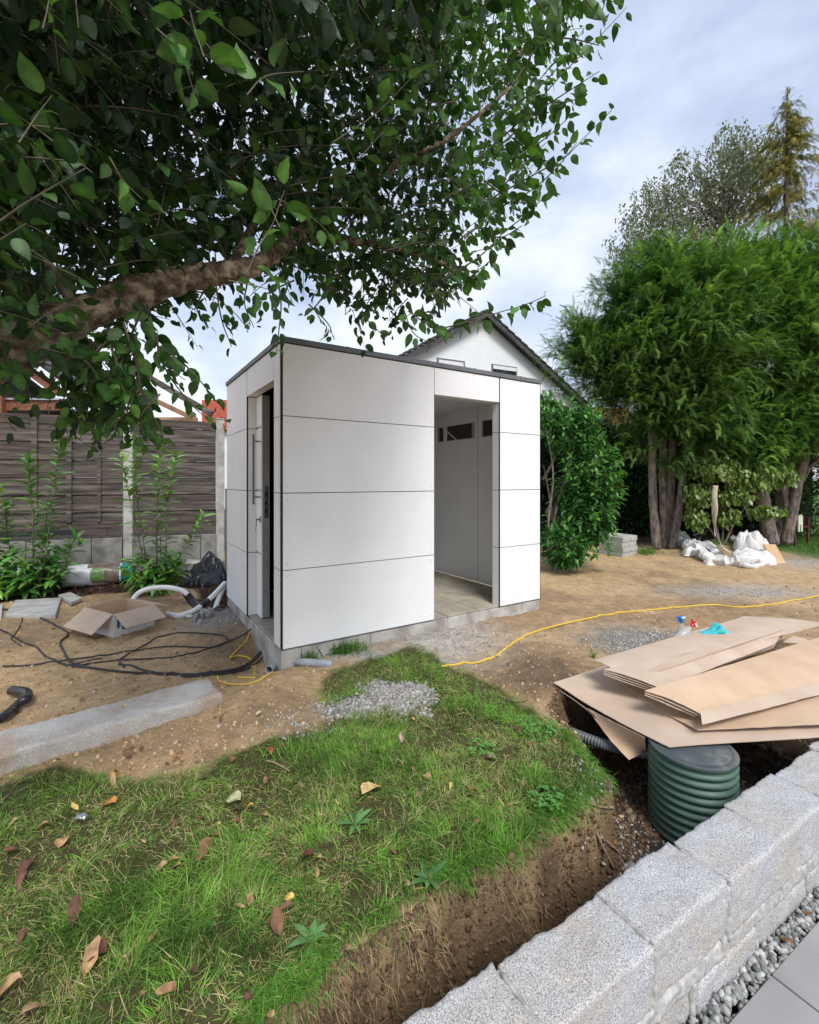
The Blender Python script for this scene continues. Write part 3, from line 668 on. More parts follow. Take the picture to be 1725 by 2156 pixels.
# ---------------------------------------------------------------- grass
def dryness(x, y):
    d = .45 + 1.3 * vn(x, y, 2.2, 21) + .7 * vn(x, y, 7, 22)
    for (a, b, rx, ry, w) in [(860, 1960, 130, 90, .8), (60, 2120, 130, 60, .5), (130, 1800, 90, 60, .35), (200, 2060, 90, 60, .3), (700, 2090, 120, 60, .5), (900, 1650, 60, 30, .3), (1060, 1610, 100, 25, .3), (560, 2120, 100, 40, .3), (1000, 1560, 100, 40, .2)]:
        d = d + w * blob(x, y, a, b, rx, ry)
    for (a, b, rx, ry, w) in [(620, 1590, 110, 30, .5), (520, 1920, 200, 110, .5), (150, 1650, 130, 25, .5), (1180, 1660, 110, 50, .5), (1050, 1800, 90, 40, .5), (640, 1720, 100, 50, .35), (1090, 1530, 90, 30, .4)]:
        d = d - w * blob(x, y, a, b, rx, ry)
    return np.clip(d, 0, 1)
q = sample_poly(GRASS, 230000)
gd = polydist(q[:, 0], q[:, 1], GRASS); vd = polydist(q[:, 0], q[:, 1], GRAVEL)
dens = (.62 + 1.0 * vn(q[:, 0], q[:, 1], 3.3, 23) + .9 * vn(q[:, 0], q[:, 1], 11, 24)); dens = np.where(q[:, 1] > 3.0, dens + .15, dens)
top = (q[:, 1] > 2.35); dens = dens - .55 * top * (gd < .12)
keep = (rng.random(len(q)) < np.clip(dens, .12, 1)) & (vd + .16 * vn(q[:, 0], q[:, 1], 7, 18) + .08 * vn(q[:, 0], q[:, 1], 19, 62) < .01) & (q[:, 0] < 2.2) & (polydist(q[:, 0], q[:, 1], pit) < .005)
q = q[keep]; n = len(q)
dry = dryness(q[:, 0], q[:, 1]); near = sstep(.5, 2.5, q[:, 1])
bt_ = []
L_ = (.026 + .062 * rng.random(n) ** 1.5) * (1.15 - .45 * dry) * (.85 + .8 * np.clip(vn(q[:, 0], q[:, 1], 6, 26) + .1, 0, 1))
az = rng.random(n) * 2 * np.pi; az = np.where(rng.random(n) < .55, 6.3 * (vn(q[:, 0], q[:, 1], 3.5, 27) + .5) * 1.6 + rng.normal(size=n) * .5, az)
tilt = np.clip(rng.normal(.95, .35, n) + .25 * dry, .15, 1.45)
dirs = np.column_stack([np.cos(az) * np.sin(tilt), np.sin(az) * np.sin(tilt), np.cos(tilt)])
blade = (np.array([(-.5, 0, 0), (.5, 0, 0), (-.45, .4, .05), (.45, .4, .05), (-.3, .75, -.07), (.3, .75, -.07), (0, 1, -.28)]), [np.array([(0, 1, 3, 2), (2, 3, 5, 4)]), np.array([(4, 5, 6)])])
pt = np.clip(.5 + 1.5 * vn(q[:, 0], q[:, 1], 8, 71) + .9 * vn(q[:, 0], q[:, 1], 21, 72), 0, 1)[:, None]; gcol = rcol(n, (.085, .22, .022), (.19, .37, .05), .3) * (.42 + .85 * pt); dcol = rcol(n, (.34, .27, .12), (.52, .43, .23), .25)
mixd = (rng.random(n) < (.03 + .46 * dry ** 1.4))[:, None]; colg = np.where(mixd, dcol, gcol)
colg = np.where((rng.random(n) < .18)[:, None], rcol(n, (.19, .27, .06), (.27, .33, .09), .2), colg)
wv = .0016 + .0018 * rng.random(n)
v, f, c = scat(*blade, frames(dirs, np.array([[0, 0, 1.0]]) + .6 * rdir(n)), lift(q, -.003), np.column_stack([wv, L_, L_]), colg)
# straw hanging over the cut edge of the turf
ed = np.array([(a.x, a.y) for a in [Vector((*gp(*p), 0)) for p in EDGE]]); m_ = 3000; k = rng.integers(0, len(ed) - 1, m_); t = rng.random(m_)[:, None]
eq = ed[k] * (1 - t) + ed[k + 1] * t; eq = eq + rng.normal(size=eq.shape) * .022
kk = vn(eq[:, 0], eq[:, 1], 7, 30) + .12 * (eq[:, 1] < 1.9) > .10; eq = eq[kk]; m_ = len(eq)
dd = np.column_stack([.5 + .6 * rng.normal(size=m_), -.7 + .6 * rng.normal(size=m_), -.6 + .55 * rng.normal(size=m_)])
v2, f2, c2 = scat(*blade, frames(dd, np.array([[0, 0, 1.0]]) + .6 * rdir(m_)), lift(eq, .0), np.column_stack([.0013 + .001 * rng.random(m_), .025 + .045 * rng.random(m_), .05 * np.ones(m_)]), rcol(m_, (.20, .14, .07), (.44, .34, .19), .3))
# thin tufts by the stacked slabs and on the lawn beyond
far_ = []
for (a, b, rx, ry, m2, z) in [(1362, 1165, 26, 6, 500, .05), (1725, 1135, 45, 22, 9000, .05), (1580, 1150, 60, 8, 500, .05), (1500, 1170, 50, 4, 250, .05), (1250, 1395, 1, 1, 10, .07), (700, 1385, 60, 8, 900, .1), (645, 1402, 22, 5, 260, .1)]:
    x = a + rng.normal(size=m2) * rx * .5; y = b + rng.normal(size=m2) * ry * .5; far_.append(np.array([gp(i, j) for i, j in zip(x, y)]))
fq = np.concatenate(far_); m3 = len(fq); tl = np.clip(rng.normal(.5, .3, m3), 0, 1.3); az = rng.random(m3) * 6.28
v3, f3, c3 = scat(*blade, frames(np.column_stack([np.cos(az) * np.sin(tl), np.sin(az) * np.sin(tl), np.cos(tl)]), rdir(m3)), lift(fq), np.column_stack([.004 + .004 * rng.random(m3), .05 + .07 * rng.random(m3), .05 * np.ones(m3)]), rcol(m3, (.06, .16, .02), (.13, .25, .05), .3))
m4 = 9000; k = rng.integers(0, len(ed) - 1, m4); t = rng.random(m4)[:, None]; gq = ed[k] * (1 - t) + ed[k + 1] * t; gq = gq + rng.normal(size=gq.shape) * .03 - np.array([[nW.x, nW.y]]) * .045 - np.array([[.03, 0]])
kk = (vn(gq[:, 0], gq[:, 1], 6, 31) + .35 * sstep(1.55, 1.85, gq[:, 1]) + .1 * rng.normal(size=m4)) > .05; gq = gq[kk]; m4 = len(gq)
d4 = np.column_stack([nW.x * .9 + .7 * rng.normal(size=m4), nW.y * .9 + .7 * rng.normal(size=m4), .25 + .5 * rng.normal(size=m4)])
v4, f4, c4 = scat(*blade, frames(d4, np.array([[0, 0, 1.0]]) + .5 * rdir(m4)), np.column_stack([gq, np.maximum(hgt(gq[:, 0], gq[:, 1]), .045)]), np.column_stack([.0018 + .0014 * rng.random(m4), .03 + .05 * rng.random(m4), .05 + .04 * rng.random(m4)]), rcol(m4, (.06, .17, .018), (.17, .35, .05), .3))
v, f, c = merge([(v, f, c), (v2, f2, c2), (v3, f3, c3), (v4, f4, c4)])
tag(np_obj('grass', v, f, M['grass'], col=c), kind='stuff')
# clover and plantain weeds in the turf
def weed(px, py, r, n, lab, w=.32):
    p = on(px, py, .002); az = np.arange(n) * 2.4 + px; tl = rng.uniform(.75, 1.35, n)
    T = leaf_t(w=w, curl=.35, fold=.15); d = np.column_stack([np.cos(az) * np.sin(tl), np.sin(az) * np.sin(tl), np.cos(tl)])
    v, f, c = scat(*T, frames(d, np.array([[0, 0, 1.0]]) + .01), np.zeros((n, 3)), r * (.6 + .5 * rng.random(n)), rcol(n, (.055, .15, .04), (.11, .24, .07), .2))
    tag(np_obj('plantain', v, f, M['leaf'], col=c, smooth=True, loc=p), lab, 'weed', 'broad-leaved weeds in the grass')
weed(748, 1738, .085, 9, 'broad-leaved green rosette growing in the grass below the large yellow leaf')
weed(905, 1855, .08, 10, 'broad-leaved green rosette at the edge of the turf above the trench')
weed(655, 1985, .085, 7, 'dark upright broad-leaved weed near the lower turf edge')
weed(430, 1945, .07, 6, 'flat broad-leaved weed among dry grass, lower middle of the lawn')
def clover(px, py, R_, n, lab):
    c = on(px, py); a = rng.random(n) * 6.28; rr = R_ * np.sqrt(rng.random(n)); q = np.column_stack([c.x + rr * np.cos(a), c.y + rr * np.sin(a)])
    T = leaf_t(w=.95, curl=.1, fold=.1); az = np.repeat(rng.random(n) * 6.28, 3) + np.tile([0, 2.09, 4.19], n); q3 = np.repeat(lift(q, .03), 3, 0); q3[:, 2] += np.repeat(rng.random(n) * .03, 3)
    d = np.column_stack([np.cos(az), np.sin(az), .15 * rng.normal(size=3 * n)])
    v, f, cc = scat(*T, frames(d, np.array([[0, 0, 1.0]]) + .3 * rdir(3 * n)), q3, np.full(3 * n, .013) * (.7 + .6 * rng.random(3 * n)), rcol(3 * n, (.06, .19, .03), (.12, .30, .06), .2))
    tag(np_obj('clover', v, f, M['leaf'], col=cc), lab, 'clover', 'clover patches in the grass', 'stuff')
clover(1130, 1545, .12, 90, 'bright clover patch'); clover(1150, 1700, .08, 60, 'clover patch'); clover(1020, 1595, .08, 40, 'clover patch')
# ---------------------------------------------------------------- tank with lid
tk = V(1457, 1585, 2.60); tank = empty('drainage_tank', (tk.x, tk.y, 0)); tag(tank, 'dark green ribbed plastic shaft with a flat lid standing in the pit', 'plastic tank')
prof = [(.196, -.75)]; zt = .062; nr = 17; pitch = .043
for k in range(nr):
    z = -.70 + k * pitch
    prof += [(.203, z), (.204, z + pitch * .18), (.215, z + pitch * .32), (.219, z + pitch * .5), (.219, z + pitch * .66), (.214, z + pitch * .82), (.205, z + pitch * .95)]
prof += [(.212, zt - .018), (.219, zt - .012), (.219, zt - .004)]
MB().lathe(prof, 72).build('body', M['tank'], tank, smooth=True)
MB().lathe([(.219, zt - .0035), (.2195, zt + .004), (.214, zt + .007), (.190, zt + .007), (.187, zt + .003), (.183, zt + .0075), (.10, zt + .009), (0.001, zt + .010)], 72).build('lid', M['lid'], tank, smooth=True)

# ---------------------------------------------------------------- cardboard
def sheet(name, quad, nu, nv, th, bulge=None, m='cardboard', label=None, parent=None, mat2=None, cat='cardboard', group='flattened cardboard boxes on the tank', rag=.004, seed=0):
    A, B, C, D = [Vector(p) for p in quad]; top = []; bot = []
    nm = (B - A).cross(D - A).normalized(); nm = nm if nm.z > 0 else -nm
    for j in range(nv + 1):
        for i in range(nu + 1):
            u, w = i / nu, j / nv; p = (A * (1 - u) + B * u) * (1 - w) + (D * (1 - u) + C * u) * w
            if bulge: p = p + Vector((0, 0, bulge(u, w)))
            p.z += .003 * mnoise.noise(Vector((p.x * 6, p.y * 6, seed)))
            if i in (0, nu) or j in (0, nv): p = p + Vector((mnoise.noise(p * 30), mnoise.noise(p * 33), 0)) * rag
            top.append(p + nm * th / 2); bot.append(p - nm * th / 2)
    o = MB(); n = len(top); W = nu + 1; f = []; mm = []
    for j in range(nv):
        for i in range(nu):
            a = j * W + i; f.append((a, a + 1, a + W + 1, a + W)); mm.append(0); f.append((n + a, n + a + W, n + a + W + 1, n + a + 1)); mm.append(1)
    rim = [i for i in range(W)] + [j * W + nu for j in range(1, nv + 1)] + [nv * W + i for i in range(nu - 1, -1, -1)] + [j * W for j in range(nv - 1, 0, -1)]
    for a, b in zip(rim, rim[1:] + rim[:1]): f.append((a, a + n, b + n, b)); mm.append(1)
    o.v = [tuple(p) for p in top + bot]; o.f = f; o.m = mm
    ob = o.build(name, [M[m], M[mat2 or m]], parent)
    if label: tag(ob, label, cat, group)
    return ob
def Z6(x, y, z): return G((2000 + x / 1.6846) / 1.753, (2200 + y / 1.6846) / 1.753, z)
# bottom sheet
sheet('cardboard_sheet', [Z6(75, 540, .115), Z6(790, 938, .085), Z6(2150, 850, .10), Z6(700, 330, .17)], 30, 16, .005, lambda u, w: .035 * math.sin(math.pi * u) * w + (-.055 * math.sin(math.pi * min(1, u * 1.0)) * (1 - w) if True else 0) * .35, label='large grey-brown cardboard sheet at the bottom, lying on the green tank', seed=1)
# drooping fold of the bottom sheet, at its left edge
a, b = Z6(290, 700, .095), Z6(640, 880, .075); c, d_ = Z6(655, 975, -.02), Z6(540, 1022, -.09)
sheet('cardboard_flap', [a, b, V((2000 + 655 / 1.6846) / 1.753, (2200 + 965 / 1.6846) / 1.753, 2.78), V((2000 + 545 / 1.6846) / 1.753, (2200 + 1020 / 1.6846) / 1.753, 2.72)], 12, 10, .004, lambda u, w: -.02 * math.sin(math.pi * w), m='cardboard_in', mat2='cardboard', label='cardboard flap folded down beneath the left edge of the cardboard pile', seed=2)
sheet('cardboard_flap', [Z6(120, 590, .09), Z6(330, 735, .085), V((2000 + 440 / 1.6846) / 1.753, (2200 + 870 / 1.6846) / 1.753, 2.88), V((2000 + 330 / 1.6846) / 1.753, (2200 + 735 / 1.6846) / 1.753, 3.02)], 8, 5, .004, m='cardboard', label='second cardboard layer peeking out under the left tip of the bottom sheet', seed=3)
sheet('cardboard_sheet', [Z6(470, 520, .150), Z6(975, 835, .118), Z6(2100, 790, .15), Z6(1900, 330, .20)], 26, 14, .005, lambda u, w: -.028 * math.sin(math.pi * u) * (1 - w) + .01 * w, m='cardboard_in', mat2='cardboard', label='orange-brown inside of an opened box, second layer above the tank', seed=4)
# folded box below the middle (two layers and a crease), grey outside strip along the front
def folded(front, back, zf, zb, gap, lab, mtop='cardboard_in', strip=None, seed=0, layers=3):
    (x0, y0), (x1, y1) = front; (x3, y3), (x2, y2) = back
    r = empty('folded_box', Z6(x0, y0, zf)); tag(r, lab, 'cardboard', 'flattened cardboard boxes on the tank')
    o = Vector(r.location)
    A, B, C, D = Z6(x0, y0, zf) - o, Z6(x1, y1, zf + .02) - o, Z6(x2, y2, zb) - o, Z6(x3, y3, zb) - o
    for k in range(layers):
        dz = Vector((0, 0, -gap * k)); sh = Vector((-.012 * k, .012 * k, 0))
        fl = lambda u, w, k=k: (.012 * math.sin(3.1 * w) - .006 * k * (1 - u) * math.sin(math.pi * w)) 
        q = [A + dz + sh, B + dz + sh * .2, C + dz, D + dz]
        sheet('board', q, 22, 10, .0045, fl, m=mtop if k == 0 else 'cardboard', mat2='cardboard', parent=r, seed=seed + k)
    if strip:
        s0 = [(Z6(*strip[0], zf + .004) - o), (Z6(*strip[1], zf + .004) - o), (Z6(*strip[2], zf + .026) - o), (Z6(*strip[3], zf + .026) - o)]
        sheet('side_flap', s0, 22, 3, .0045, m='cardboard', parent=r, seed=seed + 9)
    return r
folded([(990, 735), (2050, 480)], [(640, 590), (1750, 250)], .175, .26, .013, 'flattened box with an orange-brown upper face in the middle of the cardboard pile', strip=[(1000, 800), (2050, 530), (2050, 455), (985, 722)], seed=10)
folded([(735, 575), (1450, 300)], [(385, 458), (1500, 230)], .235, .285, .010, 'folded greyish box under the top sheet with its layers fanning out at the left', mtop='cardboard', seed=20, layers=4)
tp = sheet('cardboard_sheet', [Z6(318, 402, .275), Z6(490, 484, .268), Z6(1790, 172, .30), Z6(1262, 128, .30)], 34, 12, .005, lambda u, w: .012 * math.sin(math.pi * u), label='top cardboard sheet of the pile, carrying the turquoise cloth', seed=30)
sheet('torn_edge', [Z6(640, 470, .276), Z6(735, 466, .276), Z6(1525, 200, .312), Z6(800, 398, .288)], 16, 3, .004, parent=None, m='cardboard', label='narrow torn cardboard strip lying along the top sheet', seed=31)
sheet('cardboard_sheet', [Z6(1500, 290, .22), Z6(1700, 305, .22), Z6(1640, 265, .24), Z6(1560, 250, .25)], 5, 3, .005, label='small pale cardboard corner sticking out at the back right of the pile', seed=32)

# turquoise cloth
def crumple(name, c, rx, ry, h, m, seed, nu=40, nv=26, f=7, rot=0, ang=0, prof=None):
    vs = []; fs = []
    for j in range(nv + 1):
        for i in range(nu + 1):
            u = i / nu * 2 - 1; w = j / nv * 2 - 1; r = math.sqrt(max(0, 1 - min(1, (abs(u) ** 2.6 + abs(w) ** 2.6))))
            x = u * rx * (1 + .12 * mnoise.noise(Vector((w * 2, seed, 0)))); y = w * ry * (1 + .25 * mnoise.noise(Vector((u * 3, seed, 5))))
            hh = h * (.62 * r ** .7 * (.75 + .5 * mnoise.noise(Vector((u * 1.6, w * 1.4, seed)))) + .22 * (1 - 2 * abs(mnoise.noise(Vector((u * f * .35 + w, w * f * .3, seed + 3))))) * r ** .5 + .07 * (1 - 2.5 * abs(mnoise.noise(Vector((u * f * .8, w * f * .7 + u * 2, seed + 6))))) * r ** .5); hh = max(hh, 0) + .004
            if prof: hh *= prof(u, w)
            vs.append((x * math.cos(ang) - y * math.sin(ang), x * math.sin(ang) + y * math.cos(ang), hh))
    W = nu + 1
    for j in range(nv):
        for i in range(nu): a = j * W + i; fs.append((a, a + 1, a + W + 1, a + W))
    mb = MB(); mb.v = vs; mb.f = fs; mb.m = [0] * len(fs); o = mb.build(name, m, smooth=True, loc=c)
    md = o.modifiers.new('thickness', 'SOLIDIFY'); md.thickness = .003; md.offset = 1
    return o
o = crumple('cloth', Z6(1080, 232, .292), .125, .05, .055, M['cloth'], 3, ang=.12, prof=lambda u, w: .45 + 1.3 * math.exp(-((u - .15) / .35) ** 2)); tag(o, 'crumpled turquoise cleaning cloth on the top cardboard sheet', 'cloth')
# spray bottles lying behind the top sheet
def bottle(px, py, D, col, lab, ang):
    r = empty('spray_bottle', V(px, py, D), ang); tag(r, lab, 'spray bottle', 'spray bottles by the cardboard pile')
    hm = mat('trigger_' + lab[:4].strip(), col, rough=.35)
    h = MB(); h.box(-.030, .030, -.011, .011, -.006, .014); h.box(-.045, -.030, -.007, .007, -.002, .010); h.box(-.012, .014, -.012, .012, -.040, -.006); h.bar((-.020, 0, -.006), (-.034, 0, -.040), .010, .006, (0, 1, 0))
    hd = h.build('spray_head', hm, r, bevel=.003)
    MB().box(-.006, .031, -.0118, .0118, -.004, .0125).build('trigger_cap', M['white_print'], hd, bevel=.002)
    MB().lathe([(.013, -.045), (.014, -.06), (.030, -.085), (.036, -.105), (.036, -.21), (.030, -.222), (.001, -.224)], 20).build('body', CLEAR, r, smooth=True)
    return r
CLEAR = bpy.data.materials.new('clear_plastic'); CLEAR.use_nodes = True; _b = CLEAR.node_tree.nodes['Principled BSDF']; _b.inputs['Roughness'].default_value = .12; _b.inputs['Alpha'].default_value = .45; _b.inputs['Base Color'].default_value = (.55, .58, .58, 1)
b1 = bottle(1435, 1301, 3.95, (.01, .14, .55), 'blue-headed clear spray bottle standing behind the cardboard pile', .1)
b2 = bottle(1462, 1313, 3.85, (.60, .015, .02), 'red-headed clear spray bottle leaning against the cardboard pile', .4); b2.rotation_euler = (0, 1.0, .3)

# ---------------------------------------------------------------- open cardboard box
near = Vector((-2.80, 4.39, 0)); u1 = Vector((.19, .36, 0)).normalized() * .41; u2 = Vector((-.44, .246, 0)).normalized() * .50; zb = hz1(-2.9, 4.6) - .004; zh = .226
near.z = zb
bx = empty('open_box', near); tag(bx, 'open white-printed cardboard box with brown flaps folded outward on the soil', 'cardboard box')
up = Vector((0, 0, zh)); th = .005
def slab(name, o, a, b, t, mats, parent, outer=0):    # thin board a x b, thickness vector t
    mb = MB(); mb.obox(o, a, b, t); mb.m = [0] * 6; mb.m[outer] = 1
    return mb.build(name, mats, parent)
O = Vector((0, 0, .002)); i1 = u1.normalized() * th; i2 = u2.normalized() * th
bd_ = MB(); bd_.obox(O, u1, u2, (0, 0, th)); bd_.build('bottom', M['cardboard_in'], bx)
slab('side', O, u1, up, i2, [M['cardboard_in'], M['white_print']], bx)
slab('side', O + u2 - i2, u1, up, i2, [M['cardboard_in'], M['white_print']], bx, 1)
slab('side', O + i2, u2 - i2 * 2, up, i1, [M['cardboard_in'], M['white_print']], bx)
slab('side', O + u1 - i1 + i2, u2 - i2 * 2, up, i1, [M['cardboard_in'], M['white_print']], bx, 1)
def flap(o, a, dn, l, inset):
    aa = a.normalized(); mb = MB(); t = a.cross(dn).normalized() * .004
    A = o + aa * .004; B = o + a - aa * .004; C = o + a - aa * inset[1] + dn * l; D = o + aa * inset[0] + dn * l
    mb.add([A, B, C, D, A + t, B + t, C + t, D + t], [(0, 1, 2, 3), (7, 6, 5, 4), (0, 4, 5, 1), (1, 5, 6, 2), (2, 6, 7, 3), (3, 7, 4, 0)]); return mb.build('flap', M['cardboard'], bx)
rz = O + up + Vector((0, 0, .002))
flap(rz + i2 * 0, u1, (-u2.normalized() * .83 + Vector((0, 0, -.56))).normalized(), .20, (.02, -.02))            # front right flap
flap(rz + i1 * 0, u2, (-u1.normalized() * .78 + Vector((0, 0, -.63))).normalized(), .235, (.015, -.02))           # left flap
flap(rz + u2, u1, (u2.normalized() * .9 + Vector((0, 0, -.43))).normalized(), .2, (.0, .0))
flap(rz + u1, u2, (u1.normalized() * .9 + Vector((0, 0, -.30))).normalized(), .2, (.02, .0))
# blue marks on the white side
ou = -i2.normalized() * .0015
pr_ = MB()
def mk(a, b, z0, z1, mm, o_=1.0): pr_.obox(O + u1.normalized() * a + up.normalized() * z0 + ou * o_, u1.normalized() * (b - a), ou * -.8, Vector((0, 0, z1 - z0)), mm)
mk(.035, .060, .085, .165, 0); mk(.085, .100, .06, .165, 1); mk(.1005, .20, .06, .078, 1); mk(.105, .15, .082, .12, 0)
pr_.build('printed_mark', [M['blue_print'], M['navy_print']], bx)

# ---------------------------------------------------------------- slabs
def slab_thing(name, pts, zt, th_, m, label, cat, group=None, bev=.004):
    c = sum((Vector(p) for p in pts), Vector()) / len(pts); mb = MB(); n = len(pts)
    mb.add([(p[0] - c.x, p[1] - c.y, th_) for p in pts] + [(p[0] - c.x, p[1] - c.y, 0) for p in pts], [tuple(range(n)), tuple(range(2 * n - 1, n - 1, -1))] + [(i, n + i, n + (i + 1) % n, (i + 1) % n) for i in range(n)])
    o = mb.build(name, m, bevel=bev, loc=(c.x, c.y, zt - th_)); tag(o, label, cat, group); return o
slab_thing('paving_slab', [G(33, 1263, .11), G(9, 1294, .11), G(117, 1294, .11), G(129, 1258, .11)], .11, .05, M['concrete'], 'large flat grey slab on the soil below the left shrub', 'paving slab', 'loose slabs by the shrubs')
slab_thing('paving_slab', [G(-60, 1270, .10), G(-70, 1301, .10), G(3, 1301, .10), G(6, 1272, .10)], .10, .05, M['concrete'], 'grey slab cut off by the left edge of the photo', 'paving slab', 'loose slabs by the shrubs')
slab_thing('concrete_block', [G(123, 1252, .115), G(150, 1268, .115), G(173, 1258, .115), G(148, 1246, .115)], .115, .045, M['concrete'], 'small grey concrete block right of the large slab, on the mulch', 'concrete block', None)
# stacked slabs at the tree foot
st = G(1300, 1176, .05)
ax = Vector((math.cos(R(8)), math.sin(R(8)), 0)); ay = Vector((-.62, .78, 0)).normalized()
p0 = G(1310.5, 1177, .05); p1 = G(1341, 1170, .05); p2 = G(1262, 1168, .05)
ex = (p1 - p0); ey = (p2 - p0); print('slab', ex.length, ey.length)
for k in range(4):
    z = .055 + k * .102; jx = [0, .01, -.012, .004][k]
    a = p0 + ex.normalized() * jx - ey.normalized() * .012 * (k % 2)
    slab_thing('paving_slab', [a, a + ex, a + ex + ey, a + ey], z + .098, .098, M['concrete'], ['lowest', 'second lowest', 'second highest', 'topmost'][k] + ' grey slab in the stack of four beside the green bush', 'paving slab', 'stacked paving slabs')
tag(MB().box(-.25, .25, -.12, .12, 0, .17).build('concrete_slab', M['concrete'], loc=G(1692, 1128, .05) - Vector((0, 0, .02)), rot=(0, 0, .2), bevel=.01), 'grey concrete slab lying by the lawn at the far right', 'concrete slab')
# long granite kerb stone
A = G(469, 1499, .045); B = G(0, 1642, .045); dd = (B - A).normalized(); nn = Vector((dd.y, -dd.x, 0)); nn = nn if nn.y > 0 else -nn
ks = rough_box('granite_block', 0, 1.75, 0, .31, -.03, .128, M['granite_old'], None, .016, .013, 5, .010, loc=(A.x, A.y, .04), freq=6)
ks.rotation_euler = (0, 0, math.atan2(dd.y, dd.x)); 
if nn.dot(Vector((-dd.y, dd.x, 0))) < 0: ks.rotation_euler = (0, 0, math.atan2(-dd.y, -dd.x)); ks.location = (A.x + dd.x * 1.75, A.y + dd.y * 1.75, .04)
tag(ks, 'long rough granite kerb stone lying on the soil at the left of the lawn', 'granite block')

# ---------------------------------------------------------------- cables and pipes
def gpath(pts, r, lift_=0, n=10):
    out_ = []
    for p in catmull([on(*q[:2], r + (q[2] if len(q) > 2 else 0) + lift_) for q in pts], n):
        g_ = hz1(p.x, p.y) + r * .7; out_.append(Vector((p.x, p.y, max(p.z, g_))))
    return out_
def z8(l): return [(x * .2976, y * .2976 + 1140.9) + tuple(e) for x, y, *e in l]
def z2(l): return [(445 + x * .1852, 1026.8 + y * .1852) + tuple(e) for x, y, *e in l]
def cable(name, pts, r, m, lab, cat, group=None, n=10):
    o = MB().tube(gpath(pts, r, 0, n), r, 8).build(name, m, smooth=True); tag(o, lab, cat, group); return o
gpb = 'black cables across the soil'
cable('cable', z8([(-150, 470), (0, 480), (150, 495), (280, 540), (380, 590), (470, 640), (475, 670), (430, 710), (440, 760), (480, 830), (560, 880), (900, 930)]) + [(400, 1423), (470, 1417), (520, 1404), (560, 1380, .06), (580, 1362, .14)], .0085, M['black_cable'], 'thick black cable entering from the left edge, kinked beside the open box', 'cable', gpb)
cable('cable', z8([(-200, 560), (0, 625), (90, 670), (170, 720), (250, 745), (330, 820), (450, 870), (640, 900), (1000, 935)]) + [(410, 1426), (475, 1420), (528, 1406), (565, 1384, .05), (580, 1368, .12)], .0075, M['black_cable'], 'dusty black cable lowest in the bundle leading to the shed corner', 'cable', gpb)
cable('cable', z8([(20, 885), (200, 880), (400, 850), (600, 825), (800, 800), (980, 770), (1200, 745), (1480, 750), (1600, 715), (1610, 690), (1540, 660), (1300, 648), (1150, 670), (1050, 720), (860, 830), (860, 870), (880, 895)]), .0065, M['black_cable'], 'thin black cable forming a loop between the open box and the shed', 'cable', gpb)
cable('cable', z8([(510, 890), (650, 865), (900, 840), (1200, 825), (1400, 785), (1600, 715)]) + [(520, 1340, .03), (545, 1322, .10), (566, 1306, .19), (580, 1295, .21)], .0065, M['black_cable'], 'thin black cable running up into the side doorway of the shed', 'cable', gpb)
cable('cable', z8([(460, 885), (560, 862), (640, 842), (725, 828)]), .006, M['black_cable'], 'short black cable end lying among the other cables', 'cable', gpb)
cable('cable', z8([(160, 525), (150, 580), (110, 650), (80, 690), (150, 740)]), .005, M['black_cable'], 'thin faint cable piece crossing the left cables', 'cable', gpb)
cable('cable', [(250, 1400), (330, 1418), (410, 1421), (470, 1414), (520, 1400), (560, 1376, .07), (581, 1358, .15)], .007, M['black_cable'], 'middle strand of the black bundle entering under the shed corner', 'cable', gpb)
cable('yellow_cable', z2([(600, 1500, .18), (570, 1520, .15), (500, 1580, .10), (450, 1650, .04), (400, 1750), (300, 1850), (215, 1935)]), .006, M['yellow_cable'], 'yellow cable running down from the shed doorway into the hollow', 'yellow cable', 'yellow cables')
cable('yellow_cable', z2([(205, 1945), (300, 1922), (380, 1930), (440, 1955), (480, 2000), (500, 2060), (480, 2130)]) + [(535, 1425), (500, 1428)], .0065, M['yellow_cable'], 'short yellow cable loop in the hollow by the shed corner', 'yellow cable', 'yellow cables')
cable('yellow_cable', [(458, 1425), (461, 1435), (478, 1442), (515, 1444), (545, 1436), (560, 1428), (575, 1420)], .0075, M['yellow_cable'], 'yellow cable loop coming out of the grey conduit', 'yellow cable', 'yellow cables')
cable('yellow_cable', [(930, 1405), (950, 1403), (1000, 1398), (1050, 1380), (1100, 1345), (1150, 1325), (1220, 1308), (1290, 1295), (1400, 1283), (1500, 1275), (1560, 1280), (1640, 1272), (1725, 1256), (1830, 1235)], .0085, M['yellow_cable'], 'long yellow cable crossing the bare soil to the right edge', 'yellow cable', 'yellow cables', 14)
# grey conduit
pts = [on(566, 1419, .035), on(584, 1408, .040), on(610, 1403, .036), on(650, 1402, .025), on(700, 1400, .005)]
cd = MB().tube(catmull(pts, 8), .030, 16, caps=False).build('conduit', M['grey_pipe'], smooth=True); md = cd.modifiers.new('s', 'SOLIDIFY'); md.thickness = .004; tag(cd, 'short grey conduit pipe with an open end at the shed corner', 'conduit pipe')
# corrugated pipe in the pit
pa = [V(1172, 1531, 3.18), V(1205, 1543, 3.05), V(1250, 1560, 2.93), V(1300, 1575, 2.85), V(1380, 1590, 2.75)]
cp = catmull(pa, 30); rr = [.030 + .0035 * math.sin(i * 1.6) for i in range(len(cp))]
tag(MB().tube(cp, rr, 14).build('corrugated_pipe', M['dark_pipe'], smooth=False), 'grey corrugated pipe leading through the pit to the tank', 'pipe')
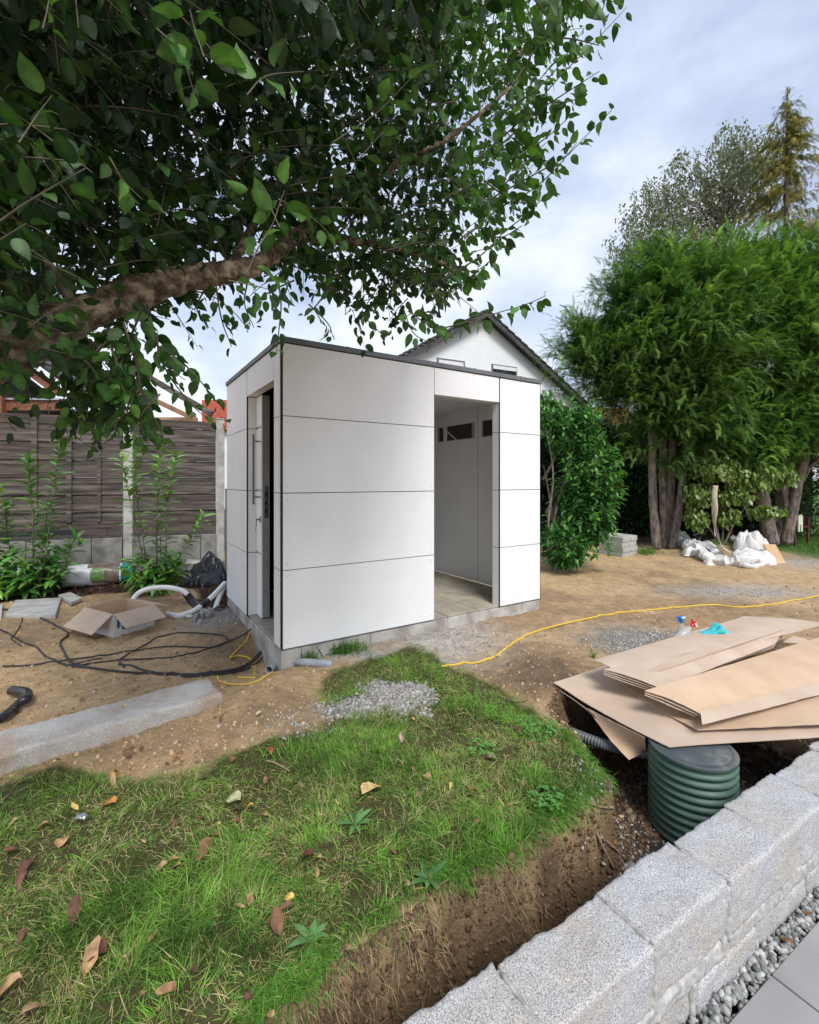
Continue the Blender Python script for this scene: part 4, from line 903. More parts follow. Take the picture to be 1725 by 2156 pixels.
# black drain elbow
q0 = [on(-40, 1530, .03), on(0, 1524, .035), on(26, 1507, .04), on(42, 1493, .045), on(40, 1481, .07), on(30, 1474, .075)]
el = MB().tube(catmull(q0[:4], 6), .026, 16).build('drain_pipe', M['black_plastic'], smooth=True); tag(el, 'black plastic drain pipe with an elbow lying at the left edge', 'drain pipe')
MB().tube(catmull([q0[3], q0[3] + Vector((.02, .03, .012)), q0[4] + Vector((-.0, .05, -.02)), q0[5] + Vector((-.06, .05, -.035))], 6), .031, 16).build('elbow', M['black_plastic'], el, smooth=True).location = (0, 0, 0)
MB().tube([q0[2] + Vector((-.006, -.006, 0)), q0[2] + Vector((.016, .02, .003))], .030, 16).build('socket', M['black_plastic'], el, smooth=True)
# white hoses
def hose(pts, r, lab, group='white hoses by the shed'):
    c = catmull(pts, 10); o = MB().tube(c, r, 14).build('hose', M['white_hose'], smooth=True); tag(o, lab, 'hose', group); return o, c
def z9(x, y): return ((600 + x / 3.45) / 1.753, (2000 + y / 3.45) / 1.753)
pA = [G(276, 1268, .11), G(292, 1249, .20), G(318, 1239, .255), G(352, 1237, .265), G(382, 1243, .23), G(396, 1252, .18)]
hose(pA, .030, 'thick white hose curving up behind the open box into a black sleeve')
pB = [G(352, 1293, .10), G(375, 1297, .10), G(400, 1290, .11), G(418, 1280, .14), G(438, 1264, .19), G(455, 1248, .25), G(468, 1234, .31), G(474, 1228, .33)]
h2, c2_ = hose(pB, .030, 'thick white hose rising to the shed wall with a black joint')
MB().tube([c2_[len(c2_) // 2 - 3], c2_[len(c2_) // 2 + 1], c2_[len(c2_) // 2 + 5]], .033, 14).build('sleeve', M['black_plastic'], h2, smooth=True)
hose([G(474, 1230, .32), G(464, 1252, .22), G(457, 1270, .15), G(452, 1287, .09)], .028, 'straight white hose piece going into the ground beside the shed')
sl_ = catmull([G(392, 1250, .18), G(405, 1266, .11), G(418, 1284, .08), G(432, 1300, .05)], 24)
tag(MB().tube(sl_, [.043 + .003 * math.sin(i * 2.0) for i in range(len(sl_))], 14).build('pipe_sleeve', M['black_plastic']), 'black corrugated pipe sleeve between the white hoses', 'pipe sleeve')
tag(MB().tube([G(452, 1284, .09), G(451, 1296, .05)], .042, 14).build('pipe_collar', M['black_plastic'], smooth=True), 'short black collar where a white hose enters the ground', 'pipe collar')
c = V(430, 1230, 6.75); c.z = .04
o = crumple('plastic_bag', c, .30, .38, .46, M['black_plastic'], 11, f=7, nu=60, nv=60, prof=lambda u, w: .8 + .35 * math.tanh(2 * w) + .15 * math.sin(3 * u + 1)); tag(o, 'crumpled black plastic bag between shrub and shed', 'plastic bag')
# lumps of concrete: rubble near the hoses and footing by the fence post
for i, (a, b, r, c_) in enumerate([(398, 1300, .035, (.62, .62, .60)), (412, 1306, .045, (.42, .41, .39)), (425, 1300, .05, (.36, .35, .33)), (434, 1292, .055, (.32, .31, .29)), (444, 1298, .06, (.34, .33, .31)), (420, 1314, .035, (.45, .44, .42)), (406, 1293, .025, (.5, .48, .45))]):
    v, f = rock_t(40 + i, 2); p = on(a, b, r * .3)
    tag(np_obj('concrete_lump', v * r * np.array([[1.2, .9, .7]]), f, M['stone'], col=np.repeat(np.array([c_]), len(v), 0), loc=p, rot=(i, i * 2, i)), ['white round pebble-like lump left of the rubble', 'pale broken lump beside the white one', 'grey broken lump in the middle of the rubble', 'darker broken lump under the hose end', 'largest grey lump nearest the shed', 'small pale lump at the front of the rubble', 'tiny light lump at the back of the rubble'][i], 'rubble', 'broken concrete near the shed corner')
# strewn yard things on the right: sack, straps, timber
def ribbon(name, pts, w, m, parent=None, twist=None, th_=.004, label=None, cat=None, group=None, up=(0, 0, 1)):
    c = catmull(pts, 12); k = len(c); mb = MB(); vs = []
    for i in range(k):
        t = (c[min(i + 1, k - 1)] - c[max(i - 1, 0)]).normalized(); s = t.cross(Vector(up)).normalized(); n_ = s.cross(t); a = (twist(i / (k - 1)) if twist else 0)
        s2 = s * math.cos(a) + n_ * math.sin(a); vs += [c[i] - s2 * w / 2, c[i] + s2 * w / 2]
    mb.add(vs, [(2 * i, 2 * i + 1, 2 * i + 3, 2 * i + 2) for i in range(k - 1)])
    o = mb.build(name, m, parent, smooth=True); md = o.modifiers.new('t', 'SOLIDIFY'); md.thickness = th_
    if label: tag(o, label, cat, group)
    return o
def z5(x, y): return ((2100 + x / 1.8669) / 1.753, (1700 + y / 1.8669) / 1.753)
def vz5(x, y, D): return V(*z5(x, y), D)
sk = empty('fabric_sack', on(*z5(1050, 735))); tag(sk, 'dirty white big bag slumped open around a small heap of earth', 'fabric sack'); o0 = Vector(sk.location)
sk2 = []
def roll(pts, rad, seed):
    c = catmull([p - o0 for p in pts], 9); mb = MB(); n = 16
    mb.tube(c, [rad * (1 + .35 * mnoise.noise(Vector((i * .35, seed, 0)))) for i in range(len(c))], n)
    mb.v = [tuple(Vector(p) + Vector((mnoise.noise(Vector(p) * 7), mnoise.noise(Vector(p) * 7 + Vector((9, 0, 0))), mnoise.noise(Vector(p) * 7 + Vector((0, 9, 0))))) * rad * .9) for p in mb.v]
    return mb.build('rolled_edge', M['tarp'], sk, smooth=False)
def oz(x, y, l=.05): return on(*z5(x, y), l)
roll([oz(742, 520, .12), oz(735, 570, .12), oz(790, 600, .1), oz(850, 625, .09), oz(900, 650, .08), oz(950, 695, .07), oz(1030, 720, .06), oz(1120, 725, .06), oz(1200, 725, .06), oz(1290, 712, .06)], .10, 1)
roll([oz(760, 560, .14), oz(800, 560, .13), oz(830, 610, .12), oz(900, 625, .12), oz(980, 640, .12), oz(1020, 680, .1)], .075, 2)
roll([oz(1130, 560, .1), oz(1150, 575, .1), oz(1190, 590, .1), oz(1215, 620, .1)], .06, 3)
roll([oz(1185, 735, .03), oz(1225, 742, .03), oz(1290, 735, .03), oz(1350, 722, .03), oz(1375, 690, .04), oz(1350, 660, .06)], .045, 4)
for (x, y, rx, ry, h, sd, an, nm_) in ((1275, 705, .36, .20, .36, 8, .1, 'slumped_side'), (1262, 650, .30, .2, .58, 17, -.35, 'raised_side'), (905, 650, .30, .13, .22, 21, -.3, 'slumped_side'), (1060, 712, .34, .10, .20, 31, 0, 'slumped_side'), (1330, 668, .14, .12, .30, 41, -.6, 'raised_side')):
    o = crumple(nm_, oz(x, y, -.02) - o0, rx, ry, h, M['tarp'], sd, f=7, nu=50, nv=40, ang=an, prof=lambda u, w: .9 - .3 * u + .2 * math.sin(4 * w + u * 3)); o.parent = sk
ribbon('strap', [vz5(1080, 672, 8.45), vz5(1130, 650, 8.5), vz5(1060, 590, 8.6), vz5(1020, 500, 8.7), vz5(1005, 420, 8.7), vz5(1012, 330, 8.7), vz5(1005, 250, 8.7), vz5(1012, 172, 8.7)], .085, M['strap'], twist=lambda t: 1.3 + .9 * math.sin(t * 5), label='upright beige webbing strap sticking up from the sack', cat='strap', group='webbing straps of the sack', up=(0, 1, 0))
ribbon('strap', [vz5(1012, 174, 8.72), vz5(996, 250, 8.75), vz5(990, 350, 8.75), vz5(1000, 450, 8.8), vz5(1010, 520, 8.8)], .05, M['strap'], twist=lambda t: 1.0 + .6 * math.sin(t * 4), label='narrow rear strand of the upright strap', cat='strap', group='webbing straps of the sack', up=(0, 1, 0))
ribbon('strap', [oz(885, 595, .12), oz(915, 560, .14), oz(960, 530, .18), oz(990, 540, .16), oz(1015, 575, .10), oz(940, 570, .1), oz(865, 550, .12), oz(900, 540, .14), oz(960, 545, .14)], .07, M['strap'], twist=lambda t: .8 * math.sin(t * 6), label='beige webbing strap looped flat behind the sack', cat='strap', group='webbing straps of the sack', up=(0, .6, 1))
p = on(*z5(1452, 715)); tb = MB().box(-.13, .13, -.02, .02, 0, .50).build('timber_offcut', M['pine'], loc=p, rot=(-.95, 0, -.3), bevel=.004); tb.scale = (.75, 1, 1); tag(tb, 'short pale timber offcut on the soil right of the sack', 'timber')
# ---------------------------------------------------------------- plank fence on concrete edging (left)
Fa = V(0, 1100, 6.75); Fb = V(468, 1100, 7.85); fd = Vector((Fb.x - Fa.x, Fb.y - Fa.y, 0)).normalized(); fn = Vector((-fd.y, fd.x, 0))
FA = math.atan2(fd.y, fd.x)
fence = empty('plank_fence', (Fa.x, Fa.y, 0), FA); tag(fence, 'weathered horizontal plank fence with concrete posts behind the shrubs', 'fence')
flen = (Fb - Fa).xy.length
postx = [-1.75, 1.77, flen - .06]
def fx(px): # local x on the fence line for photo column px
    u = (px - 862.5) / 978.3; return (u * Fa.y - Fa.x) / (fd.x - u * fd.y)
postx = [fx(-170), fx(271), fx(464)]
ztop, zbot = 2.54, .80
for pa_, pb_ in ((postx[0], postx[1]), (postx[1], postx[2])):
    npk = 13
    for k in range(npk):
        z0 = zbot + (ztop - zbot) * k / npk; hh = (ztop - zbot) / npk - .0015
        a = pa_ + .07; b = pb_ - .07; sg = 14; mb = MB()
        wob = [.0025 * mnoise.noise(Vector((i * .5, k * 3.1, 0))) for i in range(sg + 1)]; y = .011 * ((k % 2) * 2 - 1) * .9
        vs = []
        for i in range(sg + 1):
            x = a + (b - a) * i / sg; vs += [(x, y - .011, z0 + wob[i]), (x, y + .011, z0 + wob[i]), (x, y + .011, z0 + hh + wob[i] * .6), (x, y - .011, z0 + hh + wob[i] * .6)]
        fs = [(0, 1, 2, 3)[::-1], tuple(4 * sg + j for j in range(4))]
        for i in range(sg):
            for j in range(4): fs.append((4 * i + j, 4 * i + (j + 1) % 4, 4 * i + 4 + (j + 1) % 4, 4 * i + 4 + j))
        mb.add(vs, fs); tone = random.uniform(.8, 1.15)
        mb.build('plank', WOODS[k % 3] if False else M['wood_grey'] if k % 3 else M['wood_grey2'], fence, bevel=.004)
for px, w, top in ((74, .075, 2.56), (147, .07, 2.50), (210, .05, 2.5)):
    x = fx(px); MB().box(x - w / 2, x + w / 2, -.05, -.0185, .92, top - .02).build('batten', M['wood_grey'], fence, bevel=.003)
for x in postx: MB().box(x - .065, x + .065, -.07, .06, .05, 2.60 if x > 0 else 2.62).build('post', M['concrete'], fence, bevel=.008)
MB().box(postx[2] + .075, postx[2] + .13, -.09, -.02, .05, 1.42).build('post', M['zinc'], fence)
MB().box(fx(165), fx(225), -.02, .02, .70, .86).build('rail', M['wood_grey2'], fence)
edg = empty('retaining_edge', (Fa.x, Fa.y, 0), FA); tag(edg, 'low concrete slab edging with raised bed below the plank fence', 'retaining wall')
xs = [fx(-170) , fx(-60), fx(60), fx(196), fx(271) - .07]; 
for a, b in zip(xs[:-1], xs[1:]): MB().box(a + .004, b - .004, -.10, -.04, -.05, .665).build('edging_slab', M['concrete_dark'], edg, bevel=.006)
xs = [fx(271) + .07, fx(340), fx(423), fx(456)]
for a, b in zip(xs[:-1], xs[1:]): MB().box(a + .004, b - .004, -.10, -.04, -.05, .665).build('edging_slab', M['concrete_dark'], edg, bevel=.006)
bs_ = MB().box(-4.5, postx[2], -.035, .9, .0, .64).build('bed_soil', M['ground2'], edg)
rough_box('footing', fx(395), fx(462) , -.40, -.11, .10, .26, M['plinth'], edg, .04, .05, 77, .02, freq=5)

# ---------------------------------------------------------------- bags of soil
def pillow(name, Lx, Ry, Rz, m, parent, seed, nu=60, nv=24):
    vs = []; fs = []
    for i in range(nu + 1):
        u = i / nu * 2 - 1; ex = (1 - abs(u) ** 6) ** .5 if abs(u) < 1 else 0; ry = Ry * (.72 + .28 * ex); rz = Rz * max(.06, ex * (1 - .12 * abs(u)))
        for j in range(nv):
            a = 2 * math.pi * j / nv; p = Vector((u * Lx, ry * math.copysign(abs(math.cos(a)) ** .8, math.cos(a)), Rz * .95 + rz * math.copysign(abs(math.sin(a)) ** .8, math.sin(a))))
            q = Vector((p.x * 3, math.sin(a) * 2, math.cos(a) * 2 + seed)); p.z += .018 * mnoise.noise(q * 2.2); p.y += .02 * mnoise.noise(q * 2 + Vector((5, 5, 5)))
            cr_ = abs(mnoise.noise(Vector((p.x * 9, a * 1.2, seed)))); p.z -= .012 * cr_
            vs.append(p)
    for i in range(nu):
        for j in range(nv): fs.append((i * nv + j, i * nv + (j + 1) % nv, (i + 1) * nv + (j + 1) % nv, (i + 1) * nv + j))
    fs.append(tuple(range(nv))[::-1]); fs.append(tuple(nu * nv + j for j in range(nv)))
    mb = MB().add(vs, fs); return mb, nu, nv
bagc = G(186, 1234, .08)
for bi, (bx_, lab, Lx) in enumerate([(G(180, 1233, .08), 'white bag of potting soil with green end lying between the two shrubs', .60), (G(15, 1240, .08), 'white soil bag mostly hidden behind the left shrubs', .45)]):
    r = empty('soil_bag', bx_, R(26 if bi == 0 else 8)); tag(r, lab, 'soil bag', 'soil bags by the fence')
    mb, nu, nv = pillow('film', Lx, .18, .155, None, r, bi * 3)
    mm = []
    for i in range(nu):
        for j in range(nv):
            u = (i + .5) / nu * 2 - 1; a = j / nv * 2 * math.pi; x = u * Lx; s = a / math.pi * 180
            k = 0
            fr_ = 20 < s < 245
            if bi == 0:
                if x > .43 and (fr_ or x > .50): k = 1
                elif .42 < x <= .435: k = 0
                elif .04 < x <= .42 and 70 < s < (225 if x > .25 else 205) and not (x < .14 and s > 120): k = 2
                if ((x - .16) / .085) ** 2 + ((s - 165) / 42) ** 2 < 1: k = 3
                pass
            mm.append(k)
    mb.m = mm + [0, 0]
    film = mb.build('film', [M['bagwhite'], M['bagteal'], M['bagbrown'], M['baggreen'], M['black']], r, smooth=True)
    if bi == 0:
        MB().box(-.30, -.225, -.2035, -.178, .075, .205).build('label', M['black'], r, bevel=.004)
        tcv = bpy.data.curves.new('lettering', 'FONT'); tcv.body = 'FLO'; tcv.size = .062; tcv.extrude = .0005; tcv.align_x = 'CENTER'; tcv.align_y = 'CENTER'; tcv.materials.append(M['white_print']); tmp = bpy.data.objects.new('tmp', tcv); COL.objects.link(tmp); bpy.context.view_layer.update(); tm_ = bpy.data.meshes.new_from_object(tmp.evaluated_get(bpy.context.evaluated_depsgraph_get())); bpy.data.objects.remove(tmp); to = link('lettering', tm_, r); to.location = (-.2625, -.2045, .14); to.rotation_euler = (Matrix.Rotation(R(90), 3, 'X') @ Matrix.Rotation(R(90), 3, 'Z')).to_euler()
# ---------------------------------------------------------------- buildings
def roofhouse_left():
    r = empty('carport', V(60, 1012, 11.0)); tag(r, 'dark open gable of a brown timber house with grey tiles at the far left', 'house'); o = Vector(r.location)
    D = 11.0
    def L_(px, py, dd=0): return V(px, py, D + dd) - o
    b = MB(); b.bar(L_(-240, 560), L_(130, 830), .12, .34, (0, -1, 0)); b.build('barge_board', M['brown_wood'], r)
    MB().bar(L_(-260, 820, .2), L_(-180, 700, .2), .1, .1).build('post', M['brown_wood'], r)
    q = MB(); q.obox(L_(-260, 520, -.25), L_(148, 818, -.25) - L_(-260, 520, -.25), (0, 3.5, .0), (0, 0, .07)); q.build('roof', M['roof_dark'], r)
    q = MB()
    for k in range(9):
        t0 = k / 9; a = L_(-260, 520, -.3).lerp(L_(150, 812, -.3), t0); bb = L_(-260, 520, -.3).lerp(L_(150, 812, -.3), t0 + .1); q.bar(a + Vector((0, 0, .06)), bb + Vector((0, 0, .085)), .28, .06)
    q.build('verge_tiles', M['roof_dark'], r)
    MB().box(-4, L_(120, 900).x, .5, .6, -1.6, L_(0, 855).z).build('wall', M['dark_body'], r)
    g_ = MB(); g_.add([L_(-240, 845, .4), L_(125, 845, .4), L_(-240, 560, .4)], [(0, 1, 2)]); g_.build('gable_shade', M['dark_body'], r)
    MB().bar(L_(-240, 853, 0), L_(128, 853, 0), .1, .26).build('beam', M['brown_wood'], r)
    MB().bar(L_(-240, 838, -.05), L_(128, 841, -.05), .1, .04).build('gutter', M['alu'], r)
    MB().bar(L_(3, 1010, -.1), L_(3, 768, -.1), .14, .14, (0, 1, 0)).build('post', M['brown_wood'], r)
roofhouse_left()
pg = empty('pergola', V(300, 1012, 10.0)); tag(pg, 'pale timber pergola with open sloping rafters behind the plank fence', 'pergola'); o = Vector(pg.location)
def Lp(px, py, D=10.0): return V(px, py, D) - o
ap = (292, 782); le = (150, 850); ri = (447, 872)
for D in (9.6, 10.3, 11.0, 11.7):
    for a, b in ((le, ap), (ap, ri)):
        MB().bar(Lp(*a, D), Lp(*b, D), .07, .12, (0, 0, 1)).build('rafter', M['pergola'] if D > 9.6 else M['wood_grey'], pg)
for k in range(5):
    t = k / 4.5
    for a, b in ((le, ap), (ap, ri)):
        p = Vector((*a, 0)).lerp(Vector((*b, 0)), t if a == ap else 1 - t)
        MB().bar(Lp(p.x, p.y + 3, 9.65), Lp(p.x, p.y + 3, 11.9), .04, .05).build('batten', M['pergola'], pg)
for px in (292, 405, 190): MB().bar(Lp(px, 1000), Lp(px, 870 if px != 292 else 800), .12, .12, (0, 1, 0)).build('post', M['pergola'], pg)
MB().bar(Lp(150, 886), Lp(415, 886), .1, .14).build('beam', M['pergola'], pg)
MB().bar(Lp(310, 835), Lp(405, 880), .06, .1).build('brace', M['pergola'], pg)
def gable_house(name, apex, D, ang, m_, halfL, halfR, depth, label, wallm, roofm, over=.35, eave_drop=0):
    A = V(*apex, D); r = empty(name, (A.x, A.y, 0), ang); tag(r, label, 'house'); h = A.z
    zl = h - m_ * halfL; zr = h - m_ * halfR
    w = MB(); w.add([(-halfL, 0, 0), (halfR, 0, 0), (halfR, 0, zr), (0, 0, h - .0), (-halfL, 0, zl), (-halfL, depth, 0), (halfR, depth, 0), (halfR, depth, zr), (0, depth, h), (-halfL, depth, zl)],
                    [(0, 1, 2, 3, 4), (9, 8, 7, 6, 5), (1, 6, 7, 2), (0, 4, 9, 5)]); w.build('wall', wallm, r)
    for sgn, hl in ((-1, halfL), (1, halfR)):
        e = .5; a = Vector((0, -over, h + .02)); b = Vector((sgn * (hl + e), -over, h + .02 - m_ * (hl + e)))
        rf = MB(); rf.obox(a, b - a, (0, depth + over * 2, 0), (0, 0, .10)); ro = rf.build('roof', roofm, r)
        vt = MB(); nt_ = 26; dl = (b - a) / nt_
        for k in range(nt_): vt.obox(a + dl * k + Vector((0, -.03, .06)), dl * 1.08 + Vector((0, 0, -.0)), (0, .25, 0), (0, 0, .05)); 
        for k in range(nt_): pass
        # each verge tile tips up at its lower end
        vv = MB()
        for k in range(nt_):
            s0 = a + dl * k + Vector((0, -.032, .10)); vv.obox(s0, dl * 1.05 + Vector((0, 0, .05)), (0, .3, 0), (0, 0, .06))
        vv.build('verge_tiles', roofm, ro); MB().obox(a + Vector((0, -.02, -.12)), b - a, (0, .05, 0), (0, 0, .14)).build('barge_board', M['roof_dark'], ro)
    return r, h
gh, gz_ = gable_house('white_house', (1015, 667), 18.0, R(26.5), .60, 5.5, 7.9, 9, 'white rendered gable house with dark roof behind the shed', M['render_white'], M['roof_dark'])
Ahouse = V(1015, 667, 18.0); hd_ = Vector((math.cos(R(26.5)), math.sin(R(26.5))))
def hx(px): u = (px - 862.5) / 978.3; return (u * Ahouse.y - Ahouse.x) / (hd_.x - u * hd_.y)
def hz_(px, py): t = hx(px); D = Ahouse.y + t * hd_.y; return H - (py - 1012.5) / 978.3 * D
for (x0, x1, yt, kind) in ((922, 976, 758, 'shut'), (1037, 1086, 771, 'open')):
    a, b = hx(x0), hx(x1); zt_ = hz_(x0, yt - 2)
    w = MB(); w.box(a - .05, b + .05, -.03, .02, zt_ - 1.25, zt_ + .05); f_ = w.build('window', M['zinc'], gh)
    MB().box(a + .02, b - .02, -.045, -.031, zt_ - 1.18, zt_ - .02).build('pane', M['white_print'] if kind == 'shut' else M['glass'], f_)
    if kind == 'open': MB().box(a, b, -.06, -.0455, zt_ - .14, zt_).build('shutter', M['white_print'], f_)
lx = hx(1146); lz = hz_(1146, 825)
ld = MB(); 
for k in range(3): ld.bar((lx + .12 + k * .28, -.25, 0), (lx + .12 + k * .28, -.25, lz), .04, .05, (0, 1, 0))
ld.bar((lx - .2, -.28, lz), (lx + .75, -.28, lz), .06, .07); ld.bar((lx - .2, -.28, lz + .12), (lx + .6, -.28, lz + .12), .05, .05)
ld.build('railing', M['alu'], gh)
# red tiled roofs further off
def red_house(px0, px1, pyt, pyb, D, label):
    a = V(px0, pyb, D); b = V(px1, pyb, D); t0 = V(px0, pyt, D + 3); t1 = V(px1, pyt, D + 3); r = empty('red_roof_house', (a.x, a.y, 0)); tag(r, label, 'house'); o = Vector((a.x, a.y, 0))
    MB().add([a - o, b - o, t1 - o, t0 - o, (t0 - o) + Vector((0, 3, -(t0.z - a.z))), (t1 - o) + Vector((0, 3, -(t0.z - a.z)))], [(0, 1, 2, 3), (3, 2, 5, 4)]).build('roof', M['roof_red'], r)
    MB().box(.3, (b - o).x - .3, .3, 5.7, 0, a.z - .05).build('wall', M['render_white'], r)
red_house(425, 540, 842, 905, 24, 'house with bright red tiled roof between the pergola and the shed')
red_house(1238, 1325, 858, 902, 26, 'distant red tiled roof between the white house and the conifer')

# ---------------------------------------------------------------- shrubs
def shoots(paths, ll, per, w, c1, c2, seed=0, curl=.3, spread=1.0, tipb=None, droop=0):
    """leaves set along shoots; paths: list of (polyline, leaves)"""
    P, Dn, S, C = [], [], [], []
    for pts, n in paths:
        c = catmull(pts, 6); k = len(c)
        for i in range(n):
            t = (i + random.random() * .5) / n; q = t * (k - 1); a = int(min(q, k - 2)); p = c[a].lerp(c[a + 1], q - a); ax_ = (c[a + 1] - c[a]).normalized()
            an = i * 2.4 + random.uniform(-.4, .4); s = ax_.orthogonal().normalized(); s = Matrix.Rotation(an, 3, ax_) @ s
            d = (s * spread * (1.1 - .25 * t) + ax_ * (.3 + .45 * t)); d.z -= droop; P.append(p); Dn.append(d.normalized()); S.append(ll * random.uniform(.7, 1.2) * (1 - .12 * t)); 
            m_ = random.random() * .6 + .4 * t; C.append([lerp(c1[q_], c2[q_], m_) * random.uniform(.8, 1.2) for q_ in range(3)])
    n = len(P); T = leaf_t(w=w, curl=curl, fold=.16)
    return scat(*T, frames(np.array(Dn), np.array([[0, 0, 1.0]]) + .35 * rdir(n)), np.array(P), np.array(S), np.array(C))
def shrub(name, base, stems, label, ll=.15, w=.36, group='young laurel shrubs by the fence', c1=(.04, .12, .025), c2=(.20, .40, .07), extra=140, er=.38, eh=.5, droop=0):
    stems = [(p_, int(n_ * 1.5)) for p_, n_ in stems]
    b0 = on(*base); r = empty(name, b0); tag(r, label, 'shrub', group); paths = []; mb = MB()
    for (pts, n) in stems:
        D = b0.y; q = [V(x, y, D + random.uniform(-.08, .08)) - b0 for x, y in pts]; q[0] = Vector((q[0].x * .4, random.uniform(-.06, .06), 0)); paths.append((q, n)); mb.tube(catmull(q, 5), [lerp(.011, .003, i / (5 * (len(q) - 1))) for i in range(5 * (len(q) - 1) + 1)], 5)
    st_ = mb.build('stems', M['bark'], r)
    for k in range(extra // 9):
        a = random.random() * 6.28; q = Vector((math.cos(a) * er * random.random(), math.sin(a) * er * random.random() * .8, .03)); e = q + Vector((math.cos(a) * .18, math.sin(a) * .18, eh * random.uniform(.25, 1))); paths.append(([q * .5, q.lerp(e, .5) + Vector((0, 0, .04)), e], 10))
    v, f, c = shoots(paths, ll, 1, w, c1, c2, droop=droop); np_obj('leaves', v, f, M['leaf'], r, col=c, smooth=True)
    return r
shrub('laurel_shrub', (72, 1256), [([(72, 1256), (70, 1180), (68, 1080), (62, 1010), (58, 960)], 44), ([(85, 1256), (96, 1170), (108, 1070), (118, 990), (128, 925)], 52), ([(60, 1256), (30, 1190), (15, 1120), (12, 1060)], 34), ([(95, 1256), (130, 1200), (150, 1150), (166, 1130)], 22), ([(75, 1250), (85, 1180), (95, 1120), (100, 1060)], 30), ([(60, 1255), (20, 1210), (-20, 1150)], 26)],
      'young laurel shrub with tall shoots left of the soil bag', extra=330, er=.25, eh=.62, ll=.19, c1=(.025, .08, .02), c2=(.12, .27, .05))
shrub('laurel_shrub', (325, 1247), [([(322, 1247), (305, 1160), (290, 1060), (284, 990), (282, 915)], 50), ([(328, 1247), (330, 1160), (332, 1060), (334, 1000), (336, 935)], 46), ([(335, 1247), (348, 1170), (350, 1090), (360, 1020), (372, 955)], 44), ([(340, 1240), (380, 1170), (410, 1120), (430, 1085)], 24), ([(300, 1200), (280, 1080), (265, 1010), (255, 960)], 22)],
      'young laurel shrub with red-brown stems in front of the concrete post', extra=300, er=.23, eh=.44, ll=.185)
shrub('laurel_shrub', (-22, 1262), [([(-22, 1262), (-15, 1180), (-5, 1090), (2, 1020)], 36), ([(-30, 1262), (-45, 1180), (-60, 1060)], 30)], 'laurel shrub cut off by the left edge of the photo', extra=200, er=.3, ll=.18)

def foliage_mass(name, ellipsoids, n, ll, w, c1, c2, m, curl=.3, up=.5, parent=None, shell=.45, tmpl=None, gravity=0, noise_cut=.0, out=1.0):
    """leaves through a set of ellipsoids (centre, radii); dense outer shell"""
    vol = np.array([r[0] * r[1] * r[2] for _, r in ellipsoids]) ** .67; vol /= vol.sum(); P = []; Dn = []
    for (c, r), q in zip(ellipsoids, vol):
        k = int(n * q) + 1; d = rdir(k); rad = (shell + (1 - shell) * rng.random(k)) ** .7; p = d * rad[:, None]; p = p + .08 * rng.normal(size=p.shape)
        P.append(p * np.array([r]) + np.array([[c[0], c[1], c[2]]])); Dn.append(d * out + .7 * rng.normal(size=d.shape) + np.array([[0, 0, up - gravity]]))
    P = np.concatenate(P); Dn = np.concatenate(Dn)
    if noise_cut:
        keep = (vn(P[:, 0] + P[:, 1], P[:, 2], 2.2, 41) + vn(P[:, 0] - P[:, 1], P[:, 2] * 1.3, 4.5, 42) * .7) > -noise_cut; P = P[keep]; Dn = Dn[keep]
    keep = P[:, 2] > .12; P = P[keep]; Dn = Dn[keep]
    k = len(P); T = tmpl or leaf_t(w=w, curl=curl, fold=.14); cl = rcol(k, c1, c2, .25)
    v, f, c = scat(*T, frames(Dn, np.array([[0, 0, 1.0]]) + .5 * rdir(k)), P, ll * (.6 + .7 * rng.random(k)), cl)
    return np_obj(name, v, f, m, parent, col=c, smooth=False)
def ell(px, py, D, rx, ry, rz): p = V(px, py, D); return ((p.x, p.y, p.z), (rx, ry, rz))
def limbs(name, paths, m, parent, r0, r1, o=Vector((0, 0, 0)), n=8):
    mb = MB()
    for p in paths:
        rr = (r0, r1)
        if isinstance(p, tuple): p, rr = p
        c = catmull([q - o for q in p], 8); k = len(c)
        mb.tube(c, [lerp(rr[0], rr[1], i / (k - 1)) * (1 + .12 * mnoise.noise(Vector((i * .5, rr[0] * 99, 0)))) for i in range(k)], n)
    return mb.build(name, m, parent, smooth=True)
# big cherry laurel right of the shed
lb = G(1205, 1182, .06); lr = empty('laurel_bush', lb); tag(lr, 'large glossy cherry laurel bush directly right of the shed', 'bush')
D = 7.9
for i, p in enumerate([[(1160, 1180), (1155, 1100), (1165, 1000), (1150, 900)], [(1165, 1180), (1170, 1080), (1200, 980), (1215, 900)], [(1175, 1180), (1160, 1060), (1145, 980)], [(1180, 1180), (1210, 1090), (1250, 990)], [(1150, 1080), (1180, 1030), (1230, 990)], [(1145, 1010), (1175, 950), (1180, 900)]]):
    limbs('branch', [[V(x, y, 7.6 + .1 * i) for x, y in p]], M['bark'], lr, .028, .008, lb)
foliage_mass('leaves', [ell(1243, 1030, D, .36, .6, .95), ell(1200, 918, D, .34, .6, .36), ell(1180, 880, D, .38, .5, .32), ell(1240, 1100, D, .20, .5, .35), ell(1185, 1150, D - .4, .36, .4, .30), ell(1215, 1060, D - .1, .35, .5, .5), ell(1150, 870, D, .3, .4, .25)], 8200, .12, .40, (.018, .075, .018), (.085, .23, .045), M['leaf'], parent=lr, up=.3, noise_cut=.22).location = -lb
pth = []
